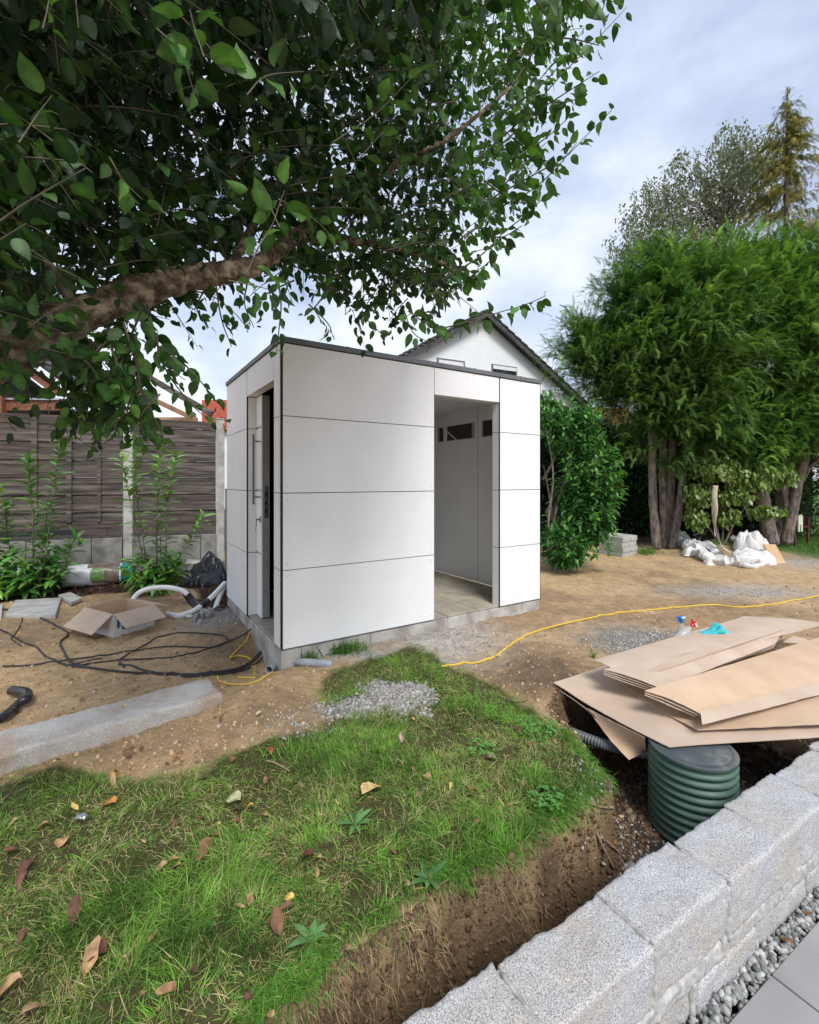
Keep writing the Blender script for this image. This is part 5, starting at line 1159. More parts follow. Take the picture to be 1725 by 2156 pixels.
for i in range(95):
    hgt_ = random.uniform(.15, 2.65); ang_ = random.uniform(-2.9, .3 if hgt_ > 1.0 else -1.2); rr_ = (.42 if hgt_ > .8 else .55) * (1 - .25 * max(0, hgt_ - 2.2)); c_ = V(1225 + (5 if hgt_ < 2 else -34), 1012, D); q = Vector((c_.x + math.cos(ang_) * rr_, c_.y + math.sin(ang_) * .55, hgt_)); dv = Vector((math.cos(ang_) * .6, math.sin(ang_) * .6, .75 + random.gauss(0, .3))) * random.uniform(.18, .36)
    pth.append(([q - lb, q + dv * .5 - lb, q + dv - lb], 11))
v, f, c = shoots(pth, .125, 1, .38, (.03, .11, .022), (.13, .31, .055)); np_obj('leaves', v, f, M['leaf'], lr, col=c)
# tall dark hedge across the back
hb = empty('hedge', (6.0, 12.6, 0)); tag(hb, 'tall dark evergreen hedge across the back of the garden', 'hedge'); o = Vector(hb.location)
MB().box(-4.6, 5.2, .3, .9, 0, 3.1).build('hedge_shade_core', M['hedge_core'], hb)  # solid near-black box, painting the shade inside the hedge
hl_ = foliage_mass('leaves', [((5.0 + (k % 7) * .95 - 2.6, 12.45 + .15 * (k % 3), .55 + .62 * (k // 7)), (.62, .35, .45)) for k in range(35)], 20000, .11, .45, (.012, .045, .012), (.035, .10, .028), M['leaf'], up=.2, shell=.3); hl_.parent = hb; hl_.location = -o
hr_ = foliage_mass('leaves', [((8.9 + (k % 3) * .9, 11.9, .5 + .6 * (k // 3)), (.6, .4, .45)) for k in range(15)], 7000, .10, .45, (.018, .06, .012), (.06, .13, .03), M['leaf'], up=.2, shell=.3)
hr2 = empty('hedge', (9.8, 11.9, 0)); tag(hr2, 'lighter green hedge at the far right behind the lawn', 'hedge'); hr_.parent = hr2; hr_.location = -Vector(hr2.location)
# drooping shrub between the conifers
sb = G(1520, 1140, .05); sr = empty('dogwood_shrub', sb); tag(sr, 'shrub with drooping yellow-green leaves between the two conifer trunks', 'shrub')
Dd = 9.6
for i, p in enumerate([[(1515, 1145), (1505, 1080), (1490, 1000), (1470, 960)], [(1525, 1145), (1560, 1080), (1620, 1020), (1660, 990)], [(1520, 1145), (1530, 1060), (1560, 1000), (1580, 960)], [(1515, 1145), (1480, 1090), (1450, 1050)], [(1500, 1050), (1560, 1060), (1630, 1075)]]):
    limbs('branch', [[V(x, y, Dd + .1 * i) for x, y in p]], M['bark'], sr, .022, .006, sb)
foliage_mass('leaves', [ell(1500, 985, Dd, .48, .4, .28), ell(1580, 1010, Dd, .55, .4, .26), ell(1645, 1000, Dd, .28, .35, .20), ell(1470, 1040, Dd, .35, .3, .28), ell(1545, 1045, Dd, .42, .4, .16), ell(1610, 1075, Dd, .40, .3, .14), ell(1465, 1090, Dd, .2, .3, .25), ell(1530, 1085, Dd, .25, .3, .20)], 2600, .105, .6, (.06, .12, .02), (.17, .24, .05), M['leaf'], parent=sr, up=0, gravity=1.5, shell=.2, out=.35).location = -sb

# ---------------------------------------------------------------- conifers
def spray_t(n=8, L=1.0, sl=.24):
    vs = []; f = []
    def needle(p, d, l, w):
        b = len(vs); p = np.array(p); d = np.array(d) / np.linalg.norm(d); s = np.cross(d, [0, 0, 1.0]); s /= np.linalg.norm(s) + 1e-9
        vs.extend([p - s * w, p + s * w, p + d * l]); f.append((b, b + 1, b + 2))
    for i in range(n):
        t = (i + .5) / n; y = t * L; z = .10 * math.sin(t * 3) - .22 * t * t; l = sl * (1 - t) ** .6 + .07
        for s in (-1, 1): needle((0, y, z), (s * .75, .85, -.12), l, .030)
        if i % 2 == 0: needle((0, y, z), (.1, .7, .55), l * .6, .03)
    needle((0, .8, -.04), (0, 1, -.25), .4, .02)
    return np.array(vs), [np.array(f)]
SPR = spray_t(); SPR2 = spray_t(9, 1.0, .42)
def conifer(name, base, trunks, ells, n, label, c1, c2, ll, cat='conifer', droop=.1, fan=None):
    b0 = Vector(base); r = empty(name, b0); tag(r, label, cat)
    for p, rr in trunks: limbs('trunk', [([V(x, y, D_) for x, y, D_ in p], rr)], M['bark'], r, .1, .05, b0, 12)
    vol = np.array([q[1][0] * q[1][1] * q[1][2] for q in ells]) ** .67; vol /= vol.sum(); P, Dn = [], []; RQ = []; TU = 16
    for (c, rad), q in zip(ells, vol):
        k = int(n * q / TU) + 1; d = rdir(k); rr = (.2 + .8 * rng.random(k)) ** .5; rr = rr * (1 + .08 * rng.normal(size=k)); ctr = d * rr[:, None] * np.array([rad]) + np.array([c]); bd = nrm(d * np.array([[1, 1, .35]]) + .3 * rng.normal(size=d.shape) + np.array([[.1, -.2, .35 - droop]]))
        t_ = rng.random((k, TU, 1)); P.append((ctr[:, None] + bd[:, None] * (t_ - .5) * .95 + rng.normal(size=(k, TU, 3)) * .06 + np.array([0, 0, -.16]) * t_ ** 2).reshape(-1, 3))
        RQ.append((rr[:, None, None] * .55 + .5 * t_).reshape(-1)); Dn.append((bd[:, None] + rng.normal(size=(k, TU, 3)) * .48 + np.array([0, 0, -.22]) * t_).reshape(-1, 3))
    P = np.concatenate(P); Dn = np.concatenate(Dn)
    kp = (vn(P[:, 0] + .5 * P[:, 1], P[:, 2], 1.6, 51) + .8 * vn(P[:, 0] - .7 * P[:, 1], P[:, 2] * 1.4, 3.7, 52)) > -.26; P = P[kp]; Dn = Dn[kp]; k = len(P)
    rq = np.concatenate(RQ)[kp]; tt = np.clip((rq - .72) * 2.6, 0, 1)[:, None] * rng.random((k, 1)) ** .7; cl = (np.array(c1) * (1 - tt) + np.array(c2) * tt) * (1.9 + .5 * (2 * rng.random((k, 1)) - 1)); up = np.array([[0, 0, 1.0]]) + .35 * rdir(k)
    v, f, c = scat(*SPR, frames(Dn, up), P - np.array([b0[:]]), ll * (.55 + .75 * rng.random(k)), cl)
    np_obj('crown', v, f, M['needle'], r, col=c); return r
g1, g2 = (.024, .062, .013), (.17, .27, .06)
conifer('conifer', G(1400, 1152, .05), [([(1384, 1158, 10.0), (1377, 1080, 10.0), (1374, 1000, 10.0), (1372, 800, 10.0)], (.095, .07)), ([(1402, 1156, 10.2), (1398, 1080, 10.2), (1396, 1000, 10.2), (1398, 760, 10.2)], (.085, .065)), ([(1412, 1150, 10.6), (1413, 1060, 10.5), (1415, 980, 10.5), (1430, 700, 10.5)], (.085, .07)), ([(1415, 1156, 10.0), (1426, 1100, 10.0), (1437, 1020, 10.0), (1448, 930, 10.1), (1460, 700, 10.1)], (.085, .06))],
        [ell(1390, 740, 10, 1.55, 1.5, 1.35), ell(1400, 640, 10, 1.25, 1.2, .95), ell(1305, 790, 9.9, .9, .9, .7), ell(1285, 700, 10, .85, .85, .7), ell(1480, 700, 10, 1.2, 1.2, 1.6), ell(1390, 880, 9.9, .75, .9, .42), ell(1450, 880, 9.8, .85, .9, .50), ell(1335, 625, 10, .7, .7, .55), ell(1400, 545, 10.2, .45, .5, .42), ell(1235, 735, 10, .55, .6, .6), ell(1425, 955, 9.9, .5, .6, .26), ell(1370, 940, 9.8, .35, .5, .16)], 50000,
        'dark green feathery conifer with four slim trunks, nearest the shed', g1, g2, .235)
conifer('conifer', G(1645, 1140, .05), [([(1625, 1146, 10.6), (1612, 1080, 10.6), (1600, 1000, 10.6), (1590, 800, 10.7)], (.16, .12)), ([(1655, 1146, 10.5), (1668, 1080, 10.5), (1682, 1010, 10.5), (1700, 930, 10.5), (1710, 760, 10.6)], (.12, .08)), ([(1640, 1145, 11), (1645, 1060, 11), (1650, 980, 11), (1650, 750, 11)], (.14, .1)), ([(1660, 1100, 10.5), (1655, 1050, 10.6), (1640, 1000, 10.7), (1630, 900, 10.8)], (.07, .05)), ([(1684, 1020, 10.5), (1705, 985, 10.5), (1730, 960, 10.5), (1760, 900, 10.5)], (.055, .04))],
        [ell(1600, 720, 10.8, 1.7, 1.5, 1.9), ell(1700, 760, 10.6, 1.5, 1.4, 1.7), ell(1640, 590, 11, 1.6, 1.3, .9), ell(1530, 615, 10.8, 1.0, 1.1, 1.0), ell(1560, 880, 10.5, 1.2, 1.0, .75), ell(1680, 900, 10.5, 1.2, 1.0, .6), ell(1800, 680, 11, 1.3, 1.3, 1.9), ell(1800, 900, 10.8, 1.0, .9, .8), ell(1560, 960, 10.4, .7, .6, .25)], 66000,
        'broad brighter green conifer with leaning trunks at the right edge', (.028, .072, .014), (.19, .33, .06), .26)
# birch behind
bb = V(1500, 1012, 17.0); br = empty('birch_tree', (bb.x, bb.y, 0)); tag(br, 'thin-leaved birch tree showing above the conifers', 'tree'); bo = Vector(br.location)
limbs('trunk', [([Vector((bb.x, bb.y, 0)), V(1500, 800, 17), V(1515, 560, 17), V(1530, 380, 17)], (.20, .05))], M['bark'], br, .2, .05, bo)
mb = MB(); BP = []
BE = [ell(1470, 400, 17, 1.9, 1.3, 1.5), ell(1380, 440, 17, 1.3, 1.0, 1.2), ell(1560, 370, 17, 1.4, 1.0, 1.7), ell(1330, 520, 17, .9, .8, .9), ell(1450, 520, 17, 2.3, 1.2, 1.2), ell(1600, 330, 17, .8, .8, 1.2), ell(1540, 300, 17, .6, .6, .8)]
for (c, rad) in BE:
    for i in range(int(125 * rad[0] * rad[2] / 1.2)):
        d = Vector(mnoise.random_unit_vector()) * random.random() ** .4; e = Vector(c) + Vector((d.x * rad[0], d.y * rad[1], d.z * rad[2])); s = V(1500, 640, 17).lerp(V(1530, 380, 17), random.random())
        if i % 9 == 0: mb.tube(catmull([s - bo, s.lerp(e, .5) + Vector((0, 0, .3)) - bo, e - bo], 3), [.03, .025, .02, .015, .012, .01, .006], 4, caps=False)
        hl = random.uniform(.25, .7); sx = random.gauss(0, .12)
        BP += [(e + Vector((sx * z_ + random.gauss(0, .055), random.gauss(0, .1), .1 - hl * z_ + random.gauss(0, .03))))[:] for z_ in np.linspace(0, 1, 15)]
mb.build('branches', M['bark'], br); BP = np.array(BP); k = len(BP); d = rdir(k) * .7 + np.array([[0, 0, -1.0]])
v, f, c = scat(*(np.array([(-.35, .1, 0), (.35, .1, 0), (0, 1, .05), (0, -.1, 0)]), [np.array([(0, 3, 1, 2)])]), frames(d, rdir(k)), BP - np.array([bo[:]]), .10 * (.6 + .7 * rng.random(k)), rcol(k, (.09, .125, .07), (.25, .28, .17), .3))
np_obj('crown', v, f, M['leaf'], br, col=c)
# golden spruce
sp = V(1655, 1012, 15.0); so = empty('spruce_tree', (sp.x, sp.y, 0)); tag(so, 'tall narrow yellow-tipped spruce rising highest behind the conifers', 'tree'); o = Vector(so.location)
topz = V(1655, 195, 15).z; limbs('trunk', [([Vector((sp.x, sp.y, 0)), Vector((sp.x, sp.y, topz * .5)), Vector((sp.x + .05, sp.y, topz))], (.2, .02))], M['bark'], so, .2, .02, o)
P = []; Dn = []; Sz = []; 
for i in range(150):
    t = random.random() ** .8; z = topz - .25 - t * 6.0; a = random.random() * 6.28; l = (.35 + 2.7 * t ** 1.15) * random.uniform(.55, 1.1) * (.75 if random.random() < .4 else 1)
    for j in range(int(14 + 24 * t)):
        u = random.random() ** .7; x = math.cos(a) * l * u; y = math.sin(a) * l * u; zz = z - .25 * u * l + .28 * l * max(0, u - .55) ** 1 + random.gauss(0, .03)
        P.append((x + random.gauss(0, .07), y + random.gauss(0, .07), zz - random.random() * .28 * u)); Dn.append((math.cos(a) * .7 + random.gauss(0, .35), math.sin(a) * .7 + random.gauss(0, .35), -.75)); Sz.append(.26 * random.uniform(.6, 1.2))
for j in range(60): z = topz - random.random() * .9; P.append((random.gauss(0, .06), random.gauss(0, .06), z)); Dn.append((random.gauss(0, .6), random.gauss(0, .6), .6)); Sz.append(.2)
P = np.array(P); k = len(P); v, f, c = scat(*SPR2, frames(np.array(Dn), rdir(k) * .5 + np.array([[0, 0, 1.0]])), P, np.array(Sz), rcol(k, (.05, .085, .02), (.34, .27, .055), .3)); np_obj('crown', v, f, M['needle'], so, col=c)

# ---------------------------------------------------------------- garden chair, table and the pale ornament
fr = V(1668, 1120, 10.9); fr.z = hz1(fr.x, fr.y); ch = empty('garden_chair', fr, .3); tag(ch, 'dark red wooden garden chair behind the right conifer trunks', 'garden chair')
for (x, y, h_) in ((-.22, -.2, .62), (.22, -.2, .62), (-.22, .22, .9), (.22, .22, .9)): MB().box(x - .02, x + .02, y - .02, y + .02, 0, h_).build('leg', M['red_wood'], ch)
MB().box(-.24, .24, -.22, .2, .42, .45).build('seat', M['red_wood'], ch)
for s in (-.22, .22): MB().box(s - .03, s + .03, -.24, .24, .625, .65).build('armrest', M['red_wood'], ch)
MB().box(-.2, .2, .215, .235, .5, .88).build('backrest', M['red_wood'], ch)
tb_ = V(1560, 1120, 11.6); tb_.z = hz1(tb_.x, tb_.y); t_ = empty('garden_table', tb_, .1); tag(t_, 'low dark garden table in the shade behind the drooping shrub', 'garden table')
MB().box(-.6, .6, -.35, .35, .60, .64).build('tabletop', M['wood_grey2'], t_)
for x in (-.5, .5):
    for y in (-.28, .28): MB().box(x - .03, x + .03, y - .03, y + .03, 0, .6).build('leg', M['red_wood'], t_)
og = V(1685, 1117, 10.6); orn = empty('garden_ornament', og + Vector((0, 0, -.03)), .2); tag(orn, 'small pale cream two-legged figure standing on the grey slab', 'ornament')
o = MB(); o.box(-.065, .065, -.02, .02, .15, .36); o.box(-.065, -.02, -.02, .02, 0, .15); o.box(.015, .06, -.02, .02, 0, .15); o.box(-.03, .05, -.02, .02, .36, .39); o.build('body', M['cream'], orn, bevel=.01, seg=2)
# ---------------------------------------------------------------- apple tree: trunk off to the left, limb and crown overhead
tb0 = Vector((-1.75, 1.15, hz1(-1.75, 1.15) - .05)); at = empty('apple_tree', tb0); tag(at, 'old apple tree whose thick limb and leafy crown overhang the garden from the left', 'apple tree')
tr = limbs('trunk', [([tb0, Vector((-1.72, 1.15, .6)), Vector((-1.62, 1.22, 1.25)), V(-190, 860, 1.42), V(60, 716, 1.55)], (.13, .075))], M['apple_bark'], at, .1, .1, tb0, 20)
lm = limbs('limb', [([V(20, 738, 1.53), V(60, 716, 1.55), V(170, 662, 1.65), V(290, 615, 1.78), V(400, 585, 1.92), V(480, 572, 2.02), V(545, 555, 2.12), V(640, 480, 2.5), V(760, 360, 2.8), V(880, 220, 3.1)], (.074, .022))], M['apple_bark'], at, .07, .02, tb0, 24)
for ob in (tr, lm):
    s_ = ob.modifiers.new('s', 'SUBSURF'); s_.levels = s_.render_levels = 2
    tx = bpy.data.textures.new('bark_lumps', 'CLOUDS'); tx.noise_scale = .045; tx.noise_depth = 3; dm = ob.modifiers.new('d', 'DISPLACE'); dm.texture = tx; dm.strength = .035; dm.mid_level = .5
secs = [[V(290, 615, 1.78), V(340, 500, 2.2), V(310, 350, 2.5), V(200, 150, 2.8)], [V(480, 572, 2.02), V(560, 430, 2.4), V(640, 320, 2.6), V(780, 230, 2.8), V(870, 160, 2.9)], [V(640, 500, 2.3), V(820, 520, 2.4), V(950, 560, 2.4)], [V(760, 380, 2.5), V(930, 300, 2.5), V(1080, 180, 2.5)], [V(170, 662, 1.65), V(60, 500, 1.5), V(-100, 350, 1.3)]]
for s in secs: limbs('limb', [(s, (.022, .007))], M['apple_bark'], at, .02, .01, tb0, 8)
LT = [leaf_t(w=.62, curl=.30, fold=.10, rows=(0, .08, .25, .48, .72, .9, 1.0), wid=(.03, .55, .92, 1.0, .72, .26, .0)), leaf_t(w=.52, curl=.55, fold=.22, rows=(0, .08, .25, .48, .72, .9, 1.0), wid=(.03, .5, .86, 1.0, .7, .25, .0)), leaf_t(w=.68, curl=.12, fold=.02, rows=(0, .08, .25, .48, .72, .9, 1.0), wid=(.03, .6, .95, 1.0, .72, .28, .0))]
for T in LT:      # a small twist and a wavy rim
    a = T[0]; a[:, 0] += .05 * np.sin(a[:, 1] * 3.0); a[:, 2] += .03 * np.sin(a[:, 1] * 11) * np.sign(a[:, 0]) * (np.abs(a[:, 0]) > .02)
TW_P = []; LP, LD, LS, LC, LN = [], [], [], [], []
tw = MB()
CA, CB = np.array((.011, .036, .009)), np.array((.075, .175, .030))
def sprig(pts, n, ll, bright=0.0, r=.0022, tw_on=True, hang=.55):
    """twig along pts with alternating leaves"""
    c = catmull(pts, 4) if len(pts) > 2 else [Vector(p) for p in pts]; k = len(c)
    if tw_on: tw.tube([p - tb0 for p in c], [lerp(r * 1.5, r * .6, i / max(1, k - 1)) for i in range(k)], 4, caps=False)
    for i in range(n):
        t = (i + .6) / n; q = t * (k - 1); a = int(min(q, k - 2)); p = c[a].lerp(c[a + 1], q - a); ax_ = (c[a + 1] - c[a]).normalized()
        s = Matrix.Rotation(i * 2.4 + random.uniform(-.5, .5), 3, ax_) @ ax_.orthogonal().normalized(); d = (s * random.uniform(.6, 1.0) + ax_ * random.uniform(.3, .8)).normalized(); d.z -= hang * random.uniform(.4, 1.3); d.normalize()
        l = ll * random.uniform(.5, 1.2) * (1 - .3 * t * (n > 3)); st = .016
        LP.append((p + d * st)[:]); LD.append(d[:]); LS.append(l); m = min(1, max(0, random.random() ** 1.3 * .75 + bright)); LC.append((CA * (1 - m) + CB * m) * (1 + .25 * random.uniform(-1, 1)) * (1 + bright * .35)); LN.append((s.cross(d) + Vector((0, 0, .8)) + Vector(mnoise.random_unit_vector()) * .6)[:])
# dense crown, filled through its depth
dense = [(-420, -500), (1180, -500), (1205, -40), (1150, 110), (1120, 220), (1090, 330), (1040, 430), (985, 520), (960, 600), (930, 640), (870, 672), (800, 665), (735, 668), (660, 630), (590, 590), (520, 585), (440, 600), (400, 600), (340, 640), (300, 690), (240, 720), (150, 765), (90, 770), (60, 740), (0, 760), (-420, 790)]
dz = np.array(dense, float)
cnt = 0
SKYH = [(175, 640, 60, 45), (60, 590, 70, 28), (700, 5, 60, 12), (690, 585, 14, 10), (560, 640, 35, 14), (20, 640, 40, 22)]
while cnt < 3700:
    x = random.uniform(-260, 1210); y = random.uniform(-280, 820)
    if not inpoly(np.array([x]), np.array([y]), dense)[0]: continue
    e = polydist(np.array([x]), np.array([y]), dense)[0]
    if e < 60 and random.random() > .35 + e / 90: continue
    if any(((x - a) / rx) ** 2 + ((y - b) / ry) ** 2 < 1 for a, b, rx, ry in SKYH): continue
    if y > 480 and random.random() < .25: continue
    thin = .95 if x < 950 else .6
    if random.random() > thin: continue
    dmin = 1.28 + .0011 * max(0, x) ; D = dmin + 1.6 * random.random() ** 1.0
    if y < -60 or x < -60: D = random.uniform(1.0, 2.8)
    yl = np.interp(x, [20, 60, 170, 290, 400, 480, 545], [738, 716, 662, 615, 585, 572, 555]); dl = np.interp(x, [20, 170, 400, 545], [1.5, 1.65, 1.92, 2.12])
    if 0 < x < 540 and abs(y - yl + 10) < 62 and D < dl + .15: continue
    p = V(x, y, D)
    if p.z < 1.75 and x > 0 and y < 560: continue
    d = Vector((random.gauss(.35, .6), random.gauss(.1, .6), random.gauss(-.1, .5))).normalized(); l = random.uniform(.16, .34)
    sprig([p, p + d * l * .5 + Vector((0, 0, .01)), p + d * l], random.randint(6, 9), .079, bright=(.28 if x > 930 else -.12 if x > 600 or y > 300 else -.28), tw_on=True); cnt += 1  # crown shade put into leaf colour: darkest upper left, lighter at right
# branch tips against the sky on the right
tips = [([(1010, 330), (1100, 250), (1180, 160), (1250, 90), (1320, 15)], 2.1, 20), ([(1080, 180), (1130, 100), (1190, 30), (1260, -60)], 2.0, 16), ([(1030, 420), (1120, 370), (1190, 330), (1240, 280), (1288, 232)], 2.1, 18),
        ([(980, 500), (1050, 440), (1120, 400), (1175, 350), (1215, 300)], 2.1, 18), ([(930, 590), (1010, 540), (1060, 490), (1110, 450), (1160, 400)], 2.15, 18), ([(1060, 300), (1140, 230), (1200, 190), (1262, 150)], 2.1, 15),
        ([(1090, 120), (1140, 60), (1180, 10), (1230, -30)], 2.0, 12), ([(860, 655), (920, 690), (1000, 672), (1060, 655), (1110, 640), (1150, 622)], 2.2, 24), ([(900, 620), (960, 610), (1000, 575), (1045, 540)], 2.2, 12), ([(1130, 20), (1200, -20), (1290, -60)], 2.0, 12),
        ([(1090, 330), (1150, 290), (1200, 245)], 2.1, 12), ([(1060, 390), (1110, 340), (1150, 300)], 2.1, 10), ([(1000, 470), (1050, 500), (1100, 475)], 2.1, 9), ([(940, 560), (985, 590), (1010, 560)], 2.2, 8), ([(1040, 250), (1150, 170), (1230, 60)], 2.1, 16), ([(1110, 90), (1190, 80), (1262, 95)], 2.1, 12), ([(1120, 200), (1180, 215), (1225, 205)], 2.15, 10), ([(1080, 290), (1130, 330), (1175, 345)], 2.2, 10), ([(1150, 40), (1215, -10), (1300, 5)], 2.05, 12), ([(1020, 380), (1075, 420), (1120, 430)], 2.15, 9), ([(960, 510), (1010, 480), (1060, 520)], 2.2, 9)]
for pts, D, n in tips: sprig([V(x, y, D + .1 * i * random.uniform(-.5, .6)) for i, (x, y) in enumerate(pts)], int(n * 1.35), .076, bright=.25, r=.003, hang=.7)
# hanging sprigs under the crown
hang = [([(585, 585), (592, 640), (588, 690), (582, 745)], 1.75, 14, .062), ([(455, 600), (462, 650), (472, 690), (488, 730)], 1.95, 12, .058), ([(430, 610), (415, 650), (440, 690)], 1.95, 9, .055), ([(520, 600), (515, 640), (535, 690)], 2.0, 9, .055), ([(650, 640), (690, 680), (700, 705)], 2.1, 8, .065), ([(760, 660), (790, 690), (810, 710)], 2.1, 8, .065), ([(850, 650), (870, 700), (905, 722)], 2.2, 8, .065), ([(700, 600), (660, 650), (640, 665)], 2.1, 8, .065), ([(930, 620), (905, 670), (940, 700)], 2.3, 8, .06), ([(620, 590), (560, 620), (545, 660)], 1.9, 8, .06),
        ([(380, 610), (440, 620), (490, 655), (520, 690)], 1.95, 11, .055),
        ([(310, 640), (325, 700), (345, 770), (385, 830), (430, 875), (480, 885)], 1.70, 24, .068), ([(300, 650), (270, 720), (240, 790), (215, 850), (195, 905)], 1.65, 24, .072), ([(250, 690), (200, 750), (175, 810), (160, 880)], 1.6, 20, .074), ([(260, 680), (285, 760), (300, 830), (330, 890), (345, 925)], 1.66, 22, .070), ([(200, 720), (150, 770), (140, 830), (175, 900)], 1.6, 18, .074), ([(290, 700), (250, 780), (270, 850), (240, 900)], 1.62, 20, .07),
        ([(320, 720), (380, 760), (420, 800), (460, 850)], 1.68, 14, .066), ([(180, 760), (230, 820), (210, 880)], 1.58, 16, .074), ([(130, 790), (160, 840), (120, 880)], 1.58, 10, .07), ([(20, 700), (10, 750), (-10, 800)], 1.4, 10, .07), ([(0, 720), (20, 770), (15, 800)], 1.35, 7, .075), ([(330, 700), (340, 760), (390, 800)], 1.66, 10, .066)]
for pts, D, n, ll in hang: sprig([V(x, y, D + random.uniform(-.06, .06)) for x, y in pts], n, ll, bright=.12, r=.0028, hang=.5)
for (a, b, c_, d_) in [(230, 760, 70, 60), (250, 840, 70, 45)]:
    for k in range(14):
        x = random.gauss(a, c_ * .6); y = random.gauss(b, d_ * .6); p = V(x, y, random.uniform(1.55, 1.9)); sprig([p, p + Vector((random.gauss(0, .05), random.gauss(0, .05), -.08)), p + Vector((random.gauss(0, .08), 0, -.15))], 6, .066, tw_on=True)
# near sprigs with larger, lighter leaves
nearS = [([(650, 625), (690, 560), (720, 500), (745, 440), (700, 410)], .95, 9, .085)]
for pts, D, n, ll, br_ in [([(520, 575), (545, 520), (575, 470), (590, 425), (600, 400)], .98, 8, .085, .75), ([(590, 480), (565, 430), (530, 400)], 1.0, 4, .075, .6), ([(430, 120), (410, 60), (400, 20)], .95, 6, .10, .5), ([(330, 60), (380, 110), (410, 200)], .92, 6, .10, .55), ([(700, 300), (790, 240), (860, 170), (885, 140)], 1.2, 12, .075, .65), ([(520, 200), (560, 160), (640, 150)], 1.0, 6, .09, .35), ([(760, 330), (820, 260), (850, 210)], 1.3, 9, .07, .6),
                          ([(590, 420), (660, 460), (700, 500)], 1.25, 7, .07, .35), ([(40, 300), (80, 240), (110, 200)], .95, 6, .09, .3), ([(230, 330), (260, 380), (300, 420)], 1.0, 6, .09, .3), ([(90, 60), (100, 20), (105, -20)], 1.0, 6, .07, .6), ([(480, 590), (530, 600), (570, 610)], 1.1, 5, .08, .45), ([(60, 690), (100, 660), (140, 640)], 1.2, 7, .06, .7), ([(30, 690), (70, 700), (110, 720)], 1.25, 6, .06, .5), ([(930, 420), (1000, 380), (1060, 300)], 1.8, 12, .07, .6), ([(1000, 250), (1040, 180), (1080, 120)], 1.8, 10, .07, .5)]:
    sprig([V(x, y, D + .02 * i) for i, (x, y) in enumerate(pts)], n, ll * .82, bright=br_ * .5, r=.0013, hang=.35)
LP, LD, LS, LC, LN = [np.array(a_) for a_ in (LP, LD, LS, LC, LN)]
idx = rng.integers(0, 3, len(LP)); parts = []
for k in range(3):
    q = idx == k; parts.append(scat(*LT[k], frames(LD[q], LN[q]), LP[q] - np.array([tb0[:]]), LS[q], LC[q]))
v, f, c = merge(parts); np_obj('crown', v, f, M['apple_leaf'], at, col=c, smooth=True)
tw.build('twigs', M['twig'], at, smooth=True)

# ---------------------------------------------------------------- fallen leaves and litter
DL = []
for s in range(5):
    vs, fs = leaf_t(w=[.62, .5, .75, .45, .6][s], curl=[.5, -.6, .3, .9, -.35][s], fold=[.35, .45, .2, .6, .3][s]); vs = vs.copy(); vs[:, 1] -= .5
    for i in range(len(vs)): vs[i, 2] += .10 * mnoise.noise(Vector((vs[i, 0] * 5, vs[i, 1] * 5, s * 3))); vs[i, 0] += .08 * mnoise.noise(Vector((vs[i, 1] * 4, s, 9)))
    DL.append((vs, fs))
def dead(px, py, s, col, label, k=None, rot=None, up=.02, cat='fallen leaf', group='fallen leaves on the ground', name='fallen_leaf', pos=None):
    k = random.randrange(5) if k is None else k; vs, fs = DL[k]; p = pos or on(px, py, up); z = vs[:, 2].min() * s * .3
    ob = np_obj(name, vs * s, fs, M['dead_leaf'], col=np.repeat(np.array([col]), len(vs), 0) * (1 + .25 * rng.normal(size=(len(vs), 1))), smooth=True, loc=p - Vector((0, 0, z)), rot=(random.gauss(0, .14), random.gauss(0, .14), rot if rot is not None else random.random() * 6.28)); tag(ob, label, cat, group)
BR, OR, YE, TA, DK, PK = (.20, .105, .06), (.52, .24, .06), (.62, .47, .15), (.38, .25, .14), (.13, .06, .045), (.50, .30, .34)
dead(783, 1672, .125, (.72, .55, .25), 'large pale yellow leaf lying in the middle of the lawn', 2, -.7, .03)
dead(490, 1695, .085, (.40, .42, .25), 'pale greenish leaf beside a brown one on the lawn', 2, 1.2, .03); dead(503, 1713, .06, BR, 'brown leaf touching the pale greenish leaf', 0, .4)
dead(522, 1712, .05, YE, 'yellow stalk-like leaf right of the pale greenish leaf', 3, 1.5)
dead(230, 1703, .07, OR, 'bright orange leaf on the grass below the kerb stone', 2, 1.4, .03); dead(158, 1712, .04, YE, 'small yellow leaf left of the bright orange leaf', 1, 1.2)
dead(130, 1782, .065, (.48, .28, .15), 'pale brown curled leaf in dry grass at the left', 2, .3); dead(258, 1522, .05, (.70, .50, .05), 'yellow leaf lying on top of the long kerb stone', 2, 1.3, 0, pos=on(258, 1522) + Vector((0, 0, .10)))
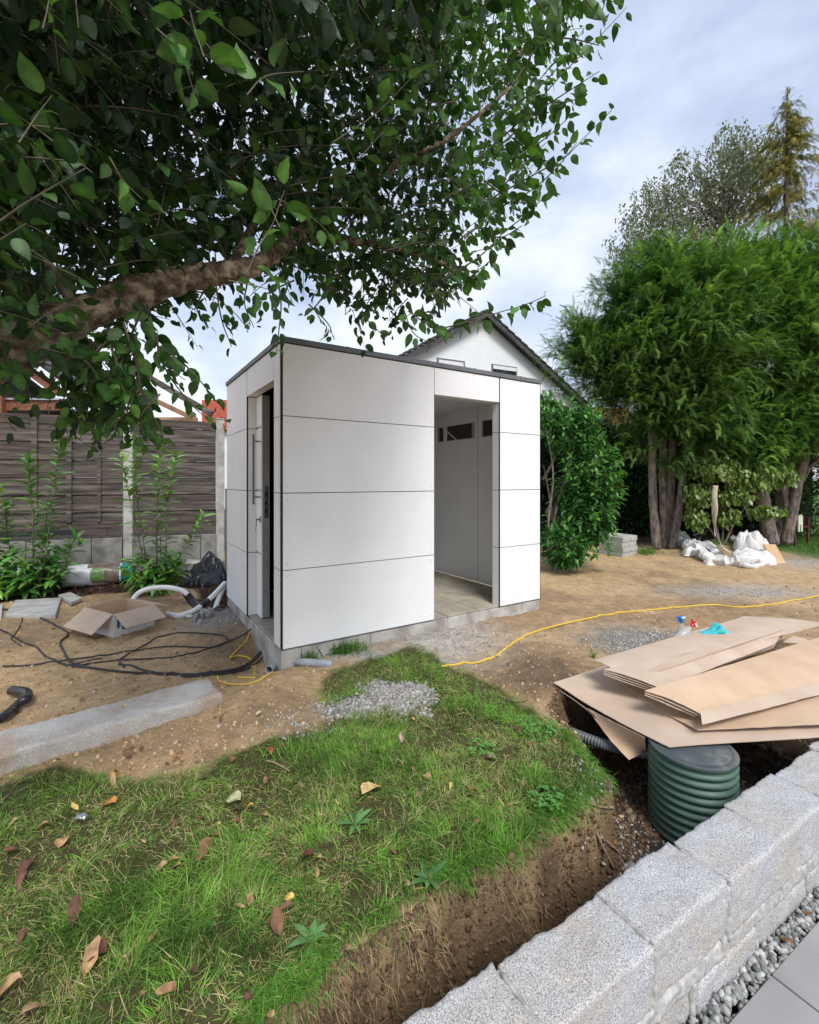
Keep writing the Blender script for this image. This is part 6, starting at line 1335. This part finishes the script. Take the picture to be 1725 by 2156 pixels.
for i, (x, y, s, col, lb_) in enumerate([(430, 1805, .08, BR, 'long curled brown leaf standing in the grass, upper of two alike'), (445, 1775, .055, BR, 'brown twist of leaf above the upper long curled leaf'), (455, 1752, .04, YE, 'yellow flower-like leaf tip above the upper curled leaf'), (585, 1960, .075, BR, 'long curled brown leaf standing in the grass, lower of two alike'), (600, 1930, .05, BR, 'brown twist of leaf above the lower long curled leaf'), (608, 1905, .04, YE, 'yellow flower-like leaf tip above the lower curled leaf'),
     (650, 1820, .07, DK, 'dark purplish leaf with a pale rim near the rosette weed'), (672, 1822, .04, YE, 'small yellow leaf tip right of the dark purplish leaf'), (195, 2025, .085, DK, 'dark brown leaf upper of a pair at the lower left'), (190, 2045, .08, TA, 'tan leaf lower of a pair at the lower left'), (52, 1845, .07, DK, 'dark reddish leaf near the left edge'), (45, 1868, .06, DK, 'dark leaf just below the dark reddish leaf'), (350, 2118, .075, (.45, .27, .15), 'pointed tan leaf at the bottom of the lawn'), (10, 2110, .08, TA, 'tan leaf at the bottom left corner'), (72, 2140, .06, TA, 'pale brown leaf beside the bottom left corner'), (22, 1810, .06, BR, 'brown folded leaf at the left edge'),
     (155, 1945, .075, DK, 'dark brown leaf on the lawn at lower left'), (885, 1497, .05, PK, 'pink scrap beside the gravel heap'), (845, 1567, .05, PK, 'pinkish crumpled leaf above the yellow leaf'), (1035, 1605, .06, (.30, .20, .16), 'grey brown leaf on the grass right of centre'), (1090, 1548, .05, DK, 'dark leaf near the clover at the turf edge'), (1000, 1678, .05, BR, 'brown leaf right of the large yellow leaf'), (900, 1645, .05, TA, 'crumbly pale leaf patch on the lawn'), (950, 1665, .035, YE, 'small orange leaf on the lawn right of centre'), (985, 1580, .035, DK, 'small dark leaf above the grey brown leaf'),
     (240, 1640, .06, OR, 'orange brown leaf at the upper edge of the lawn'), (237, 1655, .07, TA, 'long rolled tan leaf at the upper edge of the lawn'), (370, 1608, .05, OR, 'orange leaf on bare soil below the kerb stone'), (385, 1618, .05, TA, 'tan leaf next to the orange leaf on bare soil'), (270, 1595, .07, BR, 'brown leaf on the soil below the kerb stone'), (545, 1512, .04, (.6, .52, .4), 'pale leaf on the soil near the turf'), (465, 1525, .05, BR, 'curled brown leaf at the end of the kerb stone'), (565, 1655, .06, (.36, .25, .18), 'grey brown leaf pile on the lawn'), (490, 1608, .04, BR, 'small brown leaf above the lawn centre'), (570, 1590, .045, (.35, .10, .05), 'reddish brown leaf at the turf edge'), (340, 1840, .045, TA, 'small tan cone-shaped leaf'), (366, 1828, .05, TA, 'narrow tan leaf right of the cone-shaped one'), (505, 1930, .035, TA, 'small tan cone-shaped leaf in the lower lawn'), (525, 1918, .045, TA, 'narrow tan leaf in the lower lawn'),
     (1655, 1980, .055, (.36, .19, .10), 'brown leaf on the gravel strip by the paving'), (1700, 1930, .05, (.34, .19, .10), 'brown leaf on the gravel at the right edge'), (400, 1480, .05, TA, 'tan leaf on the soil above the kerb stone'), (330, 1462, .05, TA, 'dry leaf on the soil left of the kerb end'), (870, 1522, .03, YE, 'tiny yellow leaf below the gravel heap')]):
    if x > 1600: dead(x, y, s, col, lb_, pos=G(x, y, -.225))
    else: dead(x, y, s, col, lb_, up=.025)
for i in range(46):
    while True:
        x = random.uniform(0, 1200); y = random.uniform(1560, 2150); q = gp(x, y)
        if inpoly(np.array([q[0]]), np.array([q[1]]), GRASS)[0]: break
    dead(x, y, random.uniform(.02, .042), random.choice([BR, TA, DK, TA, (.36, .22, .12)]), 'small dry brown leaf fragment scattered in the grass', up=.018)
for i in range(26):
    x = random.uniform(0, 470); y = random.uniform(1300, 1590) if i % 2 else random.uniform(1540, 1620)
    q = gp(x, y)
    if inpoly(np.array([q[0]]), np.array([q[1]]), GRASS)[0]: continue
    dead(x, y, random.uniform(.025, .05), random.choice([BR, TA, (.42, .28, .15)]), 'dry leaf fragment scattered on the bare soil at the left', up=.008, name='dry_leaf')
p = on(172, 1738, .03); fo = crumple('foil_scrap', p, .022, .014, .015, M['alu'], 4, 10, 8); tag(fo, 'small crumpled silver foil scrap in the grass at the left', 'litter')
# roots and twigs
rt = M['root']
for i, (pts, r, lb_) in enumerate([([(1255, 1755), (1270, 1790), (1290, 1830)], .006, 'thick pale root hanging in the trench wall'), ([(1262, 1760), (1295, 1790), (1318, 1812)], .004, 'thin root beside the thick one in the trench wall'), ([(1235, 1690), (1260, 1700), (1290, 1702)], .006, 'root stub sticking from the turf corner'), ([(1255, 1672), (1285, 1705), (1300, 1740)], .002, 'pale straw hanging off the turf corner'), ([(1050, 1470), (1085, 1482), (1115, 1478)], .004, 'dark root on the slope left of the cardboard'), ([(560, 1610), (580, 1615), (610, 1632)], .004, 'twig lying in the grass below the kerb end')]):
    c = []
    for (x, y) in pts:
        if i < 4:
            q = None
            for k in range(200):
                q = V(x, y, 1.5 + k * .012)
                if hz1(q.x, q.y) > q.z - .004: break
            c.append(q + Vector((0, -.012, .012)))
        else: c.append(on(x, y, .02))
    tag(MB().tube(catmull(c, 6), r, 6).build('root' if i != 5 else 'twig', rt, smooth=True), lb_, 'root' if i != 5 else 'twig')
